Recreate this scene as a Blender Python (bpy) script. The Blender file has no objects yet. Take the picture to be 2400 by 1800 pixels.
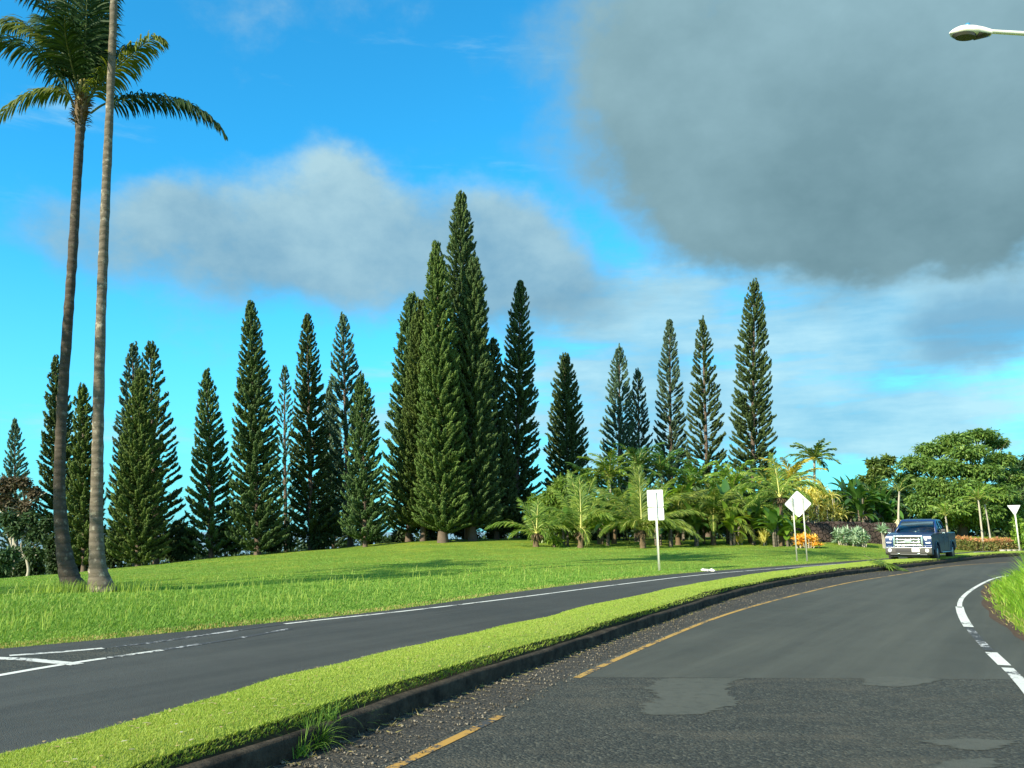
import bpy, math, random
import numpy as np
from mathutils import Vector, Matrix

# ---------------------------------------------------------------- camera
SC = bpy.context.scene
COL = SC.collection
FPX = 2000.0; CAMZ = 1.45; PITCH = math.atan(346.0 / FPX)
cam_d = bpy.data.cameras.new('camera'); cam = bpy.data.objects.new('camera', cam_d); COL.objects.link(cam)
cam_d.sensor_width = 36.0; cam_d.lens = 36.0 * FPX / 2400.0
cam_d.clip_start = 0.1; cam_d.clip_end = 90000.0
cam.location = (0, 0, CAMZ); cam.rotation_euler = (math.pi / 2 + PITCH, 0, 0)
SC.camera = cam
CP, SP = math.cos(PITCH), math.sin(PITCH)

def ray(u, v):
    a = (u - 1200.0) / FPX; b = (v - 900.0) / FPX
    return a, CP + b * SP, SP - b * CP
def onz(u, v, z=0.0):                     # place on a level z
    d = ray(u, v); t = (z - CAMZ) / d[2]
    return np.array([d[0] * t, d[1] * t, z])
def atd(u, v, D):                         # place at forward distance D
    d = ray(u, v); t = D / d[1]
    return np.array([d[0] * t, D, CAMZ + d[2] * t])

# ---------------------------------------------------------------- light
SUN_EL = math.radians(28.0); SUN_AZ = math.radians(226.0)      # azimuth from +Y clockwise
sx, sy, sz = math.sin(SUN_AZ) * math.cos(SUN_EL), math.cos(SUN_AZ) * math.cos(SUN_EL), math.sin(SUN_EL)
sun_d = bpy.data.lights.new('sun', 'SUN'); sun = bpy.data.objects.new('sun', sun_d); COL.objects.link(sun)
sun_d.energy = 4.8; sun_d.angle = math.radians(0.5); sun_d.color = (1.0, 0.90, 0.70)
sun.rotation_euler = Vector((-sx, -sy, -sz)).to_track_quat('-Z', 'Y').to_euler()
SC.view_settings.view_transform = 'Standard'; SC.view_settings.look = 'None'
SC.view_settings.exposure = 0.9; SC.view_settings.gamma = 1.0
SC.render.engine = 'CYCLES'
SC.cycles.max_bounces = 6; SC.cycles.transparent_max_bounces = 12

# ---------------------------------------------------------------- sky
class NT:
    def __init__(s, tree): s.t = tree
    def n(s, typ, **k):
        nd = s.t.nodes.new(typ)
        for a, b in k.items(): setattr(nd, a, b)
        return nd
    def put(s, sock, v):
        if isinstance(v, bpy.types.NodeSocket): s.t.links.new(v, sock)
        else: sock.default_value = v
    def m(s, op, a, b=None, c=None, clamp=False):
        nd = s.n('ShaderNodeMath', operation=op, use_clamp=clamp)
        s.put(nd.inputs[0], a)
        if b is not None: s.put(nd.inputs[1], b)
        if c is not None: s.put(nd.inputs[2], c)
        return nd.outputs[0]
    def mix(s, f, a, b, typ='MIX'):
        nd = s.n('ShaderNodeMix', data_type='RGBA', blend_type=typ)
        s.put(nd.inputs[0], f)
        s.put(nd.inputs[6], a if isinstance(a, bpy.types.NodeSocket) else (*a, 1.0))
        s.put(nd.inputs[7], b if isinstance(b, bpy.types.NodeSocket) else (*b, 1.0))
        return nd.outputs[2]
    def noise(s, vec, scale, detail=4.0, rough=0.55, dist=0.0):
        nd = s.n('ShaderNodeTexNoise'); 
        if vec is not None: s.put(nd.inputs['Vector'], vec)
        nd.inputs['Scale'].default_value = scale; nd.inputs['Detail'].default_value = detail
        nd.inputs['Roughness'].default_value = rough; nd.inputs['Distortion'].default_value = dist
        return nd
    def rng(s, v, a, b, c=0.0, d=1.0, smooth=False):
        nd = s.n('ShaderNodeMapRange', clamp=True)
        if smooth: nd.interpolation_type = 'SMOOTHSTEP'
        s.put(nd.inputs[0], v)
        for i, x in enumerate((a, b, c, d)): nd.inputs[i + 1].default_value = x
        return nd.outputs[0]

W = bpy.data.worlds.new('World'); SC.world = W; W.use_nodes = True
wt = NT(W.node_tree); W.node_tree.nodes.clear()
sky = wt.n('ShaderNodeTexSky', sky_type='NISHITA'); sky.sun_disc = False
sky.sun_elevation = SUN_EL; sky.sun_rotation = SUN_AZ; sky.air_density = 1.0; sky.dust_density = 0.4; sky.ozone_density = 2.0
tc = wt.n('ShaderNodeTexCoord')
sep = wt.n('ShaderNodeSeparateXYZ'); W.node_tree.links.new(tc.outputs['Generated'], sep.inputs[0])
azn = wt.m('ARCTAN2', sep.outputs[0], sep.outputs[1]); eln = wt.m('ARCSINE', sep.outputs[2])
comb = wt.n('ShaderNodeCombineXYZ'); wt.put(comb.inputs[0], azn); wt.put(comb.inputs[1], wt.m('MULTIPLY', eln, 1.35))
AE = comb.outputs[0]
wz = wt.noise(AE, 5.0, 5.0, 0.62); ws = wt.n('ShaderNodeSeparateXYZ'); W.node_tree.links.new(wz.outputs['Color'], ws.inputs[0])
azw = wt.m('MULTIPLY_ADD', wt.m('SUBTRACT', ws.outputs[0], 0.5), 0.14, azn)
elw = wt.m('MULTIPLY_ADD', wt.m('SUBTRACT', ws.outputs[1], 0.5), 0.12, eln)
def azel(u, v):
    d = ray(u, v); l = math.sqrt(d[0]**2 + d[1]**2 + d[2]**2)
    return math.atan2(d[0], d[1]), math.asin(d[2] / l)
def blobs(lst):
    tot = None
    for (u, v, ru, rv, w) in lst:
        a, e = azel(u, v); a2, _ = azel(u + ru, v); _, e2 = azel(u, v - rv)
        x = wt.m('DIVIDE', wt.m('SUBTRACT', azw, a), abs(a2 - a)); y = wt.m('DIVIDE', wt.m('SUBTRACT', elw, e), abs(e2 - e))
        r2 = wt.m('MULTIPLY_ADD', x, x, wt.m('MULTIPLY', y, y))
        g = wt.m('MULTIPLY', wt.m('EXPONENT', wt.m('MULTIPLY', r2, -0.9)), w)
        tot = g if tot is None else wt.m('ADD', tot, g)
    return tot
fb = wt.noise(AE, 6.5, 9.0, 0.60).outputs['Fac']
fb2 = wt.noise(AE, 2.6, 6.0, 0.6).outputs['Fac']
fbm_ = wt.m('ADD', wt.m('MULTIPLY', fb, .45), wt.m('MULTIPLY', fb2, .55))
stretch = wt.n('ShaderNodeMapping'); W.node_tree.links.new(AE, stretch.inputs[0]); stretch.inputs['Scale'].default_value = (1.0, 4.0, 1.0); stretch.inputs['Rotation'].default_value = (0, 0, 0.25)
fb3 = wt.noise(stretch.outputs[0], 4.0, 6.0, 0.6).outputs['Fac']
big = blobs([(1900, 60, 560, 330, 1.0), (2350, 150, 420, 420, .9), (1560, 330, 260, 210, .75), (1850, 520, 330, 150, .8), (2280, 480, 380, 170, .9), (1420, 90, 160, 150, .35),
             (2600, -300, 900, 400, .8)])
mid = blobs([(520, 560, 260, 170, .72), (400, 470, 110, 80, .45), (860, 470, 190, 120, .72), (950, 640, 420, 130, .75), (1190, 540, 150, 120, .68), (1300, 700, 190, 130, .62), (830, 390, 70, 60, .4), (180, 560, 170, 100, .4), (120, 470, 150, 80, .25),
             (600, 60, 260, 130, .24), (700, -60, 420, 130, .32)])
veil = blobs([(1500, 700, 200, 80, .75), (1950, 760, 600, 170, .85), (2200, 650, 400, 120, .6), (1800, 1000, 700, 150, .7), (1000, 1020, 900, 90, .35), (2050, 1010, 220, 60, .6), (1350, 850, 220, 120, .5)])
dk = blobs([(2330, 760, 200, 90, 1.0), (2150, 870, 380, 45, .35)])
nm = lambda f, k: wt.m('MULTIPLY', wt.m('SUBTRACT', f, 0.5), k)
mb = wt.rng(wt.m('ADD', big, nm(fb, 1.15)), 0.14, 0.86, 0, 1, True)
mm = wt.rng(wt.m('ADD', mid, nm(fb, 1.5)), 0.18, 1.0, 0, .95, True)
mv = wt.rng(wt.m('ADD', veil, nm(fb3, 2.3)), 0.15, 1.0, 0, .9, True)
md = wt.rng(wt.m('ADD', dk, nm(fb3, 0.8)), 0.2, 0.9, 0, .75, True)
# unseen sky behind and beside the view: cloud thickened to neutralise blue ambient light
behind = wt.m('MULTIPLY', wt.rng(sep.outputs[1], 0.25, -0.2, 0, 1), wt.rng(fb2, 0.40, 0.58, 0, 0.85, True))
K = 10.0   # the values below are what Background strength 0.1 turns into picture brightness
def kc(r, g, b): return (r * K, g * K, b * K)
tint = wt.mix(1.0, sky.outputs[0], (0.20, 1.30, 1.62), 'MULTIPLY')
hz = wt.rng(eln, 0.0, 0.42, 1.0, 0.0)
hz = wt.m('POWER', hz, 2.0)
tint = wt.mix(wt.m('MULTIPLY', hz, 0.75), tint, kc(0.165, 0.42, 0.52))
cbig = wt.mix(wt.m('ADD', wt.m('MULTIPLY', wt.rng(fbm_, 0.38, 0.62), .5), wt.m('MULTIPLY', wt.rng(eln, azel(1800, 620)[1], azel(1800, 80)[1]), .5)), kc(0.080, 0.150, 0.178), kc(0.170, 0.278, 0.318))
edge = wt.rng(mb, 0.4, 1.0)
cbig = wt.mix(edge, kc(0.135, 0.26, 0.34), cbig)
cmid = wt.mix(wt.m('ADD', wt.m('MULTIPLY', wt.rng(fb, 0.36, 0.64), .55), wt.m('MULTIPLY', wt.rng(elw, azel(900, 690)[1], azel(900, 400)[1]), .45)), kc(0.092, 0.200, 0.285), kc(0.250, 0.375, 0.415))
out = wt.mix(mv, tint, wt.mix(wt.rng(wt.m('ADD', wt.m('MULTIPLY', fb3, .6), wt.m('MULTIPLY', fb, .4)), .40, .60), kc(0.135, 0.300, 0.405), kc(0.285, 0.440, 0.485)))
out = wt.mix(md, out, kc(0.085, 0.205, 0.31))
out = wt.mix(mm, out, cmid)
out = wt.mix(mb, out, cbig)
out = wt.mix(behind, out, kc(0.42, 0.44, 0.46))
bg = wt.n('ShaderNodeBackground'); W.node_tree.links.new(out, bg.inputs[0]); bg.inputs[1].default_value = 0.1
wo = wt.n('ShaderNodeOutputWorld'); W.node_tree.links.new(bg.outputs[0], wo.inputs[0])

# ---------------------------------------------------------------- materials
def newmat(name):
    m = bpy.data.materials.new(name); m.use_nodes = True; m.node_tree.nodes.clear(); return m, NT(m.node_tree)
def outmat(t, sh):
    o = t.n('ShaderNodeOutputMaterial'); t.t.links.new(sh, o.inputs[0])
def princ(t, col, rough=0.6, metal=0.0, spec=0.5, bump=None, bstr=0.3, bdist=0.02):
    p = t.n('ShaderNodeBsdfPrincipled')
    t.put(p.inputs['Base Color'], col if isinstance(col, bpy.types.NodeSocket) else (*col, 1.0))
    t.put(p.inputs['Roughness'], rough); p.inputs['Metallic'].default_value = metal
    t.put(p.inputs['Specular IOR Level'], spec)
    if bump is not None:
        b = t.n('ShaderNodeBump'); t.put(b.inputs['Height'], bump); b.inputs['Strength'].default_value = bstr; b.inputs['Distance'].default_value = bdist
        t.t.links.new(b.outputs[0], p.inputs['Normal'])
    return p.outputs[0]
def plain(name, col, rough=0.5, metal=0.0, spec=0.5, var=0.12, scale=6.0):
    m, t = newmat(name); g = t.n('ShaderNodeNewGeometry')
    nz = t.noise(g.outputs['Position'], scale, 4.0)
    c = t.mix(nz.outputs['Fac'], tuple(x * (1 - var) for x in col), tuple(min(1, x * (1 + var)) for x in col))
    outmat(t, princ(t, c, rough, metal, spec)); return m
def leafmat(name, cols, trans=0.3, rough=0.5, spec=0.3, hue=0.0):
    """leaf colour: each leaf (mesh island) gets its own shade between the given ones, clumps drift slowly"""
    m, t = newmat(name); g = t.n('ShaderNodeNewGeometry'); oi = t.n('ShaderNodeObjectInfo')
    nz = t.noise(g.outputs['Position'], 0.7, 3.0)
    f = t.m('ADD', t.m('MULTIPLY', g.outputs['Random Per Island'], 0.65), t.m('MULTIPLY', t.rng(nz.outputs['Fac'], .3, .7), 0.35))
    r = t.n('ShaderNodeValToRGB'); t.put(r.inputs[0], f)
    el = r.color_ramp.elements
    while len(el) < len(cols): el.new(0.5)
    for i, c in enumerate(cols):
        el[i].position = i / (len(cols) - 1.0); el[i].color = (*c, 1.0)
    hs = t.n('ShaderNodeHueSaturation'); t.t.links.new(r.outputs[0], hs.inputs['Color'])
    t.put(hs.inputs['Value'], t.rng(oi.outputs['Random'], 0, 1, 0.85, 1.18)); t.put(hs.inputs['Hue'], t.rng(oi.outputs['Random'], 0, 1, 0.5 - hue, 0.5 + hue))
    p = princ(t, hs.outputs[0], rough, 0.0, spec)
    tr = t.n('ShaderNodeBsdfTranslucent'); tc_ = t.mix(1.0, hs.outputs[0], (1.5, 1.45, 0.5), 'MULTIPLY'); t.put(tr.inputs[0], tc_)
    mx = t.n('ShaderNodeMixShader'); mx.inputs[0].default_value = trans
    t.t.links.new(p, mx.inputs[1]); t.t.links.new(tr.outputs[0], mx.inputs[2]); outmat(t, mx.outputs[0]); return m

M = {}
M['pine_a'] = leafmat('pine_foliage', [(0.036, 0.066, 0.026), (0.060, 0.100, 0.032), (0.092, 0.142, 0.040)], 0.06, 0.7, 0.15, 0.012)
M['pine_b'] = leafmat('pine_foliage_bright', [(0.042, 0.070, 0.018), (0.072, 0.112, 0.026), (0.115, 0.162, 0.036)], 0.08, 0.7, 0.15, 0.01)
M['pine_c'] = leafmat('pine_foliage_blue', [(0.045, 0.082, 0.055), (0.070, 0.120, 0.068), (0.105, 0.160, 0.080)], 0.06, 0.7, 0.15, 0.01)
M['bark'] = plain('pine_bark', (0.13, 0.10, 0.075), 0.9, 0, 0.2, 0.4, 4.0)
M['limb'] = plain('limb_bark', (0.11, 0.09, 0.06), 0.9, 0, 0.2, 0.4, 4.0)
M['palegrey'] = plain('pale_bark', (0.42, 0.38, 0.30), 0.8, 0, 0.2, 0.3, 5.0)
M['coco'] = leafmat('coconut_leaf_backlit', [(0.012, 0.032, 0.012), (0.024, 0.058, 0.016), (0.048, 0.090, 0.020)], 0.16, 0.6, 0.2)  # crown seen against the light: its shade is put into this darker leaf colour
M['coco_lit'] = leafmat('coconut_leaf_sunlit', [(0.070, 0.110, 0.020), (0.13, 0.17, 0.028), (0.22, 0.23, 0.05)], 0.25, 0.6, 0.25)  # sunlit copy of the coconut leaf, the light put into its colour
M['coco_y'] = leafmat('young_coconut_leaf', [(0.045, 0.10, 0.018), (0.13, 0.21, 0.030), (0.34, 0.40, 0.07)], 0.3, 0.5, 0.3, 0.01)
M['rachis'] = plain('leaf_midrib', (0.26, 0.28, 0.07), 0.5, 0, 0.4, 0.15)
M['lime'] = leafmat('lime_leaf', [(0.09, 0.18, 0.020), (0.18, 0.30, 0.035), (0.30, 0.40, 0.06)], 0.35, 0.45, 0.4, 0.01)
M['mango'] = leafmat('bright_shrub_leaf', [(0.06, 0.13, 0.02), (0.14, 0.24, 0.03), (0.27, 0.36, 0.06)], 0.3, 0.42, 0.45)
M['banana'] = leafmat('broad_leaf', [(0.030, 0.085, 0.018), (0.06, 0.15, 0.025), (0.14, 0.26, 0.04)], 0.3, 0.4, 0.5, 0.01)
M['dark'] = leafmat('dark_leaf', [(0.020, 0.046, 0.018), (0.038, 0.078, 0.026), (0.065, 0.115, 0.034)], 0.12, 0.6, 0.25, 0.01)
M['shade'] = leafmat('canopy_leaf', [(0.045, 0.10, 0.024), (0.115, 0.19, 0.038), (0.22, 0.30, 0.06)], 0.25, 0.5, 0.35, 0.01)
M['brownleaf'] = leafmat('dry_leaf', [(0.08, 0.065, 0.04), (0.12, 0.095, 0.06), (0.055, 0.075, 0.035)], 0.1, 0.8, 0.1)
M['yellow'] = leafmat('yellow_strap_leaf', [(0.50, 0.50, 0.12), (0.75, 0.68, 0.22), (0.26, 0.32, 0.06)], 0.25, 0.45, 0.4)
M['golden'] = leafmat('golden_leaf', [(0.40, 0.34, 0.03), (0.60, 0.50, 0.05), (0.26, 0.32, 0.04)], 0.3, 0.45, 0.4)
M['croton'] = leafmat('orange_croton_leaf', [(0.55, 0.24, 0.03), (0.80, 0.48, 0.06), (0.85, 0.62, 0.18)], 0.25, 0.45, 0.4)
M['silver'] = leafmat('silver_leaf', [(0.14, 0.27, 0.15), (0.30, 0.44, 0.27), (0.52, 0.62, 0.44)], 0.15, 0.5, 0.35)
M['hedge'] = leafmat('hedge_leaf', [(0.07, 0.13, 0.03), (0.20, 0.20, 0.06), (0.36, 0.20, 0.10)], 0.2, 0.5, 0.3)
M['redtop'] = leafmat('hedge_top_leaf', [(0.40, 0.18, 0.08), (0.55, 0.26, 0.12), (0.30, 0.26, 0.08)], 0.2, 0.5, 0.3)
M['rachis_pale'] = plain('pale_midrib', (0.50, 0.50, 0.14), 0.5, 0, 0.4, 0.1)
M['rachis_dark'] = plain('dark_midrib', (0.10, 0.12, 0.035), 0.6, 0, 0.3, 0.2)
M['fibre'] = plain('palm_fibre', (0.15, 0.11, 0.065), 0.95, 0, 0.1, 0.5, 12.0)
M['yellowshaft'] = plain('leaf_sheath', (0.30, 0.26, 0.07), 0.6, 0, 0.3, 0.25, 5.0)
M['flower'] = plain('pale_seed_spray', (0.75, 0.66, 0.42), 0.8, 0, 0.2, 0.2, 8.0)

def trunkmat(name, c1, c2, lich, ring=9.0):
    m, t = newmat(name); g = t.n('ShaderNodeNewGeometry'); tcx = t.n('ShaderNodeTexCoord')
    mp = t.n('ShaderNodeMapping'); t.t.links.new(tcx.outputs['Object'], mp.inputs[0]); mp.inputs['Scale'].default_value = (1, 1, 4.5)
    nz = t.noise(mp.outputs[0], 3.0, 8.0, 0.7).outputs['Fac']
    n2 = t.noise(tcx.outputs['Object'], 5.5, 6.0, 0.7).outputs['Fac']
    wv = t.n('ShaderNodeTexWave', wave_type='BANDS', bands_direction='Z'); t.t.links.new(tcx.outputs['Object'], wv.inputs[0])
    wv.inputs['Scale'].default_value = ring / 6.28; wv.inputs['Distortion'].default_value = 2.5; wv.inputs['Detail'].default_value = 3.0; wv.inputs['Detail Scale'].default_value = 2.0
    c = t.mix(nz, c1, c2); c = t.mix(t.rng(n2, 0.55, 0.68), c, lich)
    c = t.mix(t.m('MULTIPLY', t.rng(wv.outputs['Fac'], .72, 1.0), .28), c, tuple(x * 0.4 for x in c1))
    h = t.m('ADD', t.m('MULTIPLY', wv.outputs['Fac'], -0.6), nz)
    outmat(t, princ(t, c, 0.9, 0, 0.15, h, 0.9, 0.03)); return m
M['trunk_dark'] = trunkmat('shaded_palm_trunk', (0.045, 0.036, 0.027), (0.11, 0.092, 0.07), (0.18, 0.16, 0.12))  # shade from outside the view, put into a darker trunk colour
M['trunk_pale'] = trunkmat('pale_palm_trunk', (0.07, 0.058, 0.042), (0.22, 0.19, 0.14), (0.40, 0.36, 0.27))

# grass sheet under the blades
def groundmat(name, a, b, c, dry, bd=.03):
    m, t = newmat(name); g = t.n('ShaderNodeNewGeometry'); P = g.outputs['Position']
    n1 = t.noise(P, 0.22, 4.0).outputs['Fac']; n2 = t.noise(P, 1.6, 6.0, .65).outputs['Fac']; n3 = t.noise(P, 14.0, 6.0, .7).outputs['Fac']; n4 = t.noise(P, 70.0, 3.0, .7).outputs['Fac']
    col = t.mix(t.rng(n1, .42, .58), a, b); col = t.mix(t.m('MULTIPLY', t.rng(n2, .42, .62), .8), col, c)
    col = t.mix(t.m('MULTIPLY', t.rng(n3, .5, .72), .45), col, dry)
    h = t.m('ADD', n3, t.m('MULTIPLY', n4, .5))
    outmat(t, princ(t, col, 0.85, 0, 0.12, h, .8, bd)); return m
M['field'] = groundmat('field_grass', (0.150, 0.235, 0.022), (0.245, 0.300, 0.030), (0.110, 0.190, 0.022), (0.28, 0.28, 0.06))
M['medgrass'] = groundmat('mown_grass', (0.25, 0.345, 0.055), (0.30, 0.385, 0.075), (0.20, 0.30, 0.045), (0.36, 0.38, 0.11), .010)
M['blade'] = leafmat('grass_blade', [(0.075, 0.175, 0.026), (0.130, 0.250, 0.038), (0.23, 0.33, 0.07)], 0.3, 0.6, 0.2)
M['blade_mow'] = leafmat('mown_blade', [(0.25, 0.36, 0.05), (0.32, 0.42, 0.07), (0.41, 0.47, 0.11)], 0.3, 0.6, 0.2)
M['blade_dry'] = leafmat('dry_blade', [(0.30, 0.26, 0.10), (0.40, 0.34, 0.14), (0.20, 0.24, 0.05)], 0.3, 0.7, 0.15)

def asphalt(name, c1, c2, agg, aggscale, aggamt, bstr):
    m, t = newmat(name); g = t.n('ShaderNodeNewGeometry'); P = g.outputs['Position']
    n1 = t.noise(P, 0.35, 5.0, .6).outputs['Fac']; n2 = t.noise(P, 2.3, 6.0, .65).outputs['Fac']
    vo = t.n('ShaderNodeTexVoronoi'); t.put(vo.inputs['Vector'], P); vo.inputs['Scale'].default_value = aggscale
    sepc = t.n('ShaderNodeSeparateColor'); t.t.links.new(vo.outputs['Color'], sepc.inputs[0])
    n3 = t.noise(P, aggscale * .8, 5.0, .7).outputs['Fac']
    col = t.mix(t.rng(n1, .36, .64), c1, c2); col = t.mix(t.m('MULTIPLY', t.rng(n2, .4, .7), .4), col, tuple(x * .75 for x in c1))
    col = t.mix(t.m('MULTIPLY', t.rng(sepc.outputs[0], .55, 1.0), aggamt), col, agg)
    col = t.mix(t.m('MULTIPLY', t.rng(sepc.outputs[1], .7, .85), aggamt), col, tuple(x * .35 for x in c1))
    if name.startswith('coarse'):
        mp = t.n('ShaderNodeMapping'); t.put(mp.inputs[0], P); mp.inputs['Scale'].default_value = (.55, 1.6, 1.0); mp.inputs['Rotation'].default_value = (0, 0, .1)
        nw = t.noise(mp.outputs[0], 1.5, 7.0, .7).outputs['Fac']; col = t.mix(t.m('MULTIPLY', t.rng(nw, .50, .66), .7), col, (0.088, 0.080, 0.056))
        nk = t.noise(mp.outputs[0], 3.1, 8.0, .75).outputs['Fac']; col = t.mix(t.m('MULTIPLY', t.rng(nk, .60, .72), .75), col, (0.022, 0.023, 0.020))
    elif name.startswith('patch'):
        nw = t.noise(P, 9.0, 8.0, .75).outputs['Fac']; col = t.mix(t.m('MULTIPLY', t.rng(nw, .50, .60), .5), col, (0.048, 0.051, 0.040))
    elif name.startswith(('smooth', 'left')):
        mp = t.n('ShaderNodeMapping'); t.put(mp.inputs[0], P); mp.inputs['Rotation'].default_value = (0, 0, -1.02)
        m2 = t.n('ShaderNodeMapping'); t.put(m2.inputs[0], mp.outputs[0]); m2.inputs['Scale'].default_value = (.09, 1.5, 1.0); mp = m2
        nw = t.noise(mp.outputs[0], 1.1, 6.0, .65).outputs['Fac']; col = t.mix(t.m('MULTIPLY', t.rng(nw, .42, .66), .5), col, tuple(x * 1.45 for x in c2))
        nk = t.noise(P, 0.9, 9.0, .8).outputs['Fac']; col = t.mix(t.m('MULTIPLY', t.rng(nk, .60, .70), .55), col, tuple(x * .55 for x in c1))
    h = t.m('ADD', t.m('MULTIPLY', vo.outputs['Distance'], -1.0), n3)
    outmat(t, princ(t, col, 0.82, 0, 0.3, h, bstr, 0.012)); return m
M['asph_coarse'] = asphalt('coarse_asphalt', (0.036, 0.038, 0.030), (0.058, 0.059, 0.045), (0.15, 0.148, 0.11), 50.0, .55, 1.0)
M['asph_smooth'] = asphalt('smooth_asphalt', (0.056, 0.059, 0.045), (0.074, 0.076, 0.058), (0.09, 0.09, 0.08), 160.0, .3, .35)
M['asph_patch'] = asphalt('patch_asphalt', (0.082, 0.086, 0.066), (0.096, 0.098, 0.076), (0.12, 0.12, 0.095), 180.0, .3, .3)
M['asph_tan'] = asphalt('worn_tan_asphalt', (0.055, 0.055, 0.042), (0.070, 0.066, 0.050), (0.12, 0.115, 0.085), 75.0, .5, 1.0)
M['asph_left'] = asphalt('left_road_asphalt', (0.044, 0.046, 0.039), (0.062, 0.063, 0.053), (0.10, 0.10, 0.09), 130.0, .35, .5)
M['gravelbed'] = asphalt('gritty_shoulder', (0.040, 0.037, 0.028), (0.062, 0.055, 0.040), (0.17, 0.15, 0.11), 48.0, .55, 1.0)
def paint(name, col, wear, scale, base=(0.055, 0.055, 0.05)):
    m, t = newmat(name); g = t.n('ShaderNodeNewGeometry'); P = g.outputs['Position']
    n1 = t.noise(P, scale, 7.0, .75).outputs['Fac']; n2 = t.noise(P, scale * .12, 3.0).outputs['Fac']
    w = t.rng(t.m('ADD', n1, t.m('MULTIPLY', t.m('SUBTRACT', n2, .5), .8)), wear - .02, wear + .05)
    c = t.mix(w, base, col)
    outmat(t, princ(t, c, 0.7, 0, 0.3, n1, .4, .005)); return m
M['white_new'] = paint('white_line_paint', (0.68, 0.68, 0.60), .37, 14.0)
M['white_worn'] = paint('worn_white_paint', (0.62, 0.62, 0.55), .44, 12.0)
M['white_gone'] = paint('mostly_worn_paint', (0.5, 0.5, 0.47), .56, 10.0)
M['yellow_l'] = paint('yellow_line_paint', (0.45, 0.27, 0.06), .42, 14.0)
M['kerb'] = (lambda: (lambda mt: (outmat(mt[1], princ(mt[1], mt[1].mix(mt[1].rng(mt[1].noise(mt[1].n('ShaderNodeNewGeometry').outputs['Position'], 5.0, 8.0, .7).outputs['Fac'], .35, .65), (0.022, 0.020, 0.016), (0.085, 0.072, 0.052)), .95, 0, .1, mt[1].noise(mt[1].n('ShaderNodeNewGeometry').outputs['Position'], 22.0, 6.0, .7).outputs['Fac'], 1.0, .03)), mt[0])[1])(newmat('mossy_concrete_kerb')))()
M['shaded_soil'] = plain('shaded_brown_soil', (0.040, 0.036, 0.018), .95, 0, .1, .5, 9.0)  # dark slope above the kerb: shade on grass and soil put into the colour
M['dirt'] = plain('dry_red_dirt', (0.09, 0.062, 0.042), .95, 0, .1, .5, 7.0)
M['stone'] = plain('stone_chip', (0.20, 0.18, 0.14), .9, 0, .2, .5, 30.0)
M['galv'] = plain('galvanised_post', (0.50, 0.54, 0.46), .5, .25, .5, .12, 9.0)
M['post_white'] = plain('pale_post', (0.78, 0.80, 0.68), .5, .0, .4, .08, 9.0)
M['alu'] = plain('bare_sign_back', (0.68, 0.72, 0.68), .5, .0, .5, .16, 5.0)
M['lampwhite'] = plain('white_lamp_housing', (0.80, 0.78, 0.68), .45, 0, .5, .05, 3.0)
M['lens'] = plain('dark_lamp_lens', (0.05, 0.05, 0.04), .25, 0, .5, .2, 9.0)
M['photocell'] = plain('blue_photocell', (0.05, 0.22, 0.36), .25, 0, .6, .2, 9.0)
M['litter'] = plain('crumpled_paper', (0.78, 0.77, 0.70), .8, 0, .2, .1, 20.0)
def rockmat():
    m, t = newmat('lava_rock_wall'); g = t.n('ShaderNodeNewGeometry'); P = g.outputs['Position']
    vo = t.n('ShaderNodeTexVoronoi'); t.put(vo.inputs['Vector'], P); vo.inputs['Scale'].default_value = 3.2; vo.feature = 'DISTANCE_TO_EDGE'
    n = t.noise(P, 9.0, 6.0, .7).outputs['Fac']
    c = t.mix(n, (0.035, 0.025, 0.022), (0.12, 0.09, 0.075)); c = t.mix(t.rng(vo.outputs['Distance'], 0.0, .05), (0.02, 0.018, 0.015), c)
    outmat(t, princ(t, c, .95, 0, .1, t.rng(vo.outputs['Distance'], 0, .12), 1.0, .08)); return m
M['rock'] = rockmat()

# ---------------------------------------------------------------- geometry helpers
class Geo:
    def __init__(s): s.v = []; s.f = []; s.n = 0
    def add(s, V, F, m=0):
        V = np.asarray(V, float).reshape(-1, 3); F = np.asarray(F, int)
        s.v.append(V); s.f.append((F + s.n, m)); s.n += len(V)
    def build(s, name, mats, parent=None, smooth=False, loc=None):
        me = bpy.data.meshes.new(name)
        V = np.concatenate(s.v) if s.v else np.zeros((0, 3))
        if loc is not None: V = V - np.asarray(loc, float)
        me.vertices.add(len(V)); me.vertices.foreach_set('co', V.astype(np.float32).ravel())
        lv = np.concatenate([f.ravel() for f, _ in s.f]); tot = np.concatenate([np.full(len(f), f.shape[1]) for f, _ in s.f])
        mi = np.concatenate([np.full(len(f), m) for f, m in s.f])
        me.loops.add(len(lv)); me.loops.foreach_set('vertex_index', lv.astype(np.int32))
        me.polygons.add(len(tot)); st = np.concatenate([[0], np.cumsum(tot)[:-1]])
        me.polygons.foreach_set('loop_start', st.astype(np.int32)); me.polygons.foreach_set('loop_total', tot.astype(np.int32))
        me.polygons.foreach_set('material_index', mi.astype(np.int32))
        if smooth: me.polygons.foreach_set('use_smooth', np.ones(len(tot), bool))
        for m in (mats if isinstance(mats, (list, tuple)) else [mats]): me.materials.append(m)
        me.update(calc_edges=True)
        o = bpy.data.objects.new(name, me); COL.objects.link(o)
        if loc is not None: o.location = loc
        if parent is not None: o.parent = parent
        return o
def tag(o, label=None, cat=None, group=None, kind=None):
    if label: o['label'] = label
    if cat: o['category'] = cat
    if group: o['group'] = group
    if kind: o['kind'] = kind
    return o
def thing(name, label, cat, loc, group=None):
    o = bpy.data.objects.new(name, None); COL.objects.link(o); o.location = loc; o.empty_display_size = .3
    return tag(o, label, cat, group)
def norm(a): return a / np.maximum(np.linalg.norm(a, axis=-1, keepdims=True), 1e-9)
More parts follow.
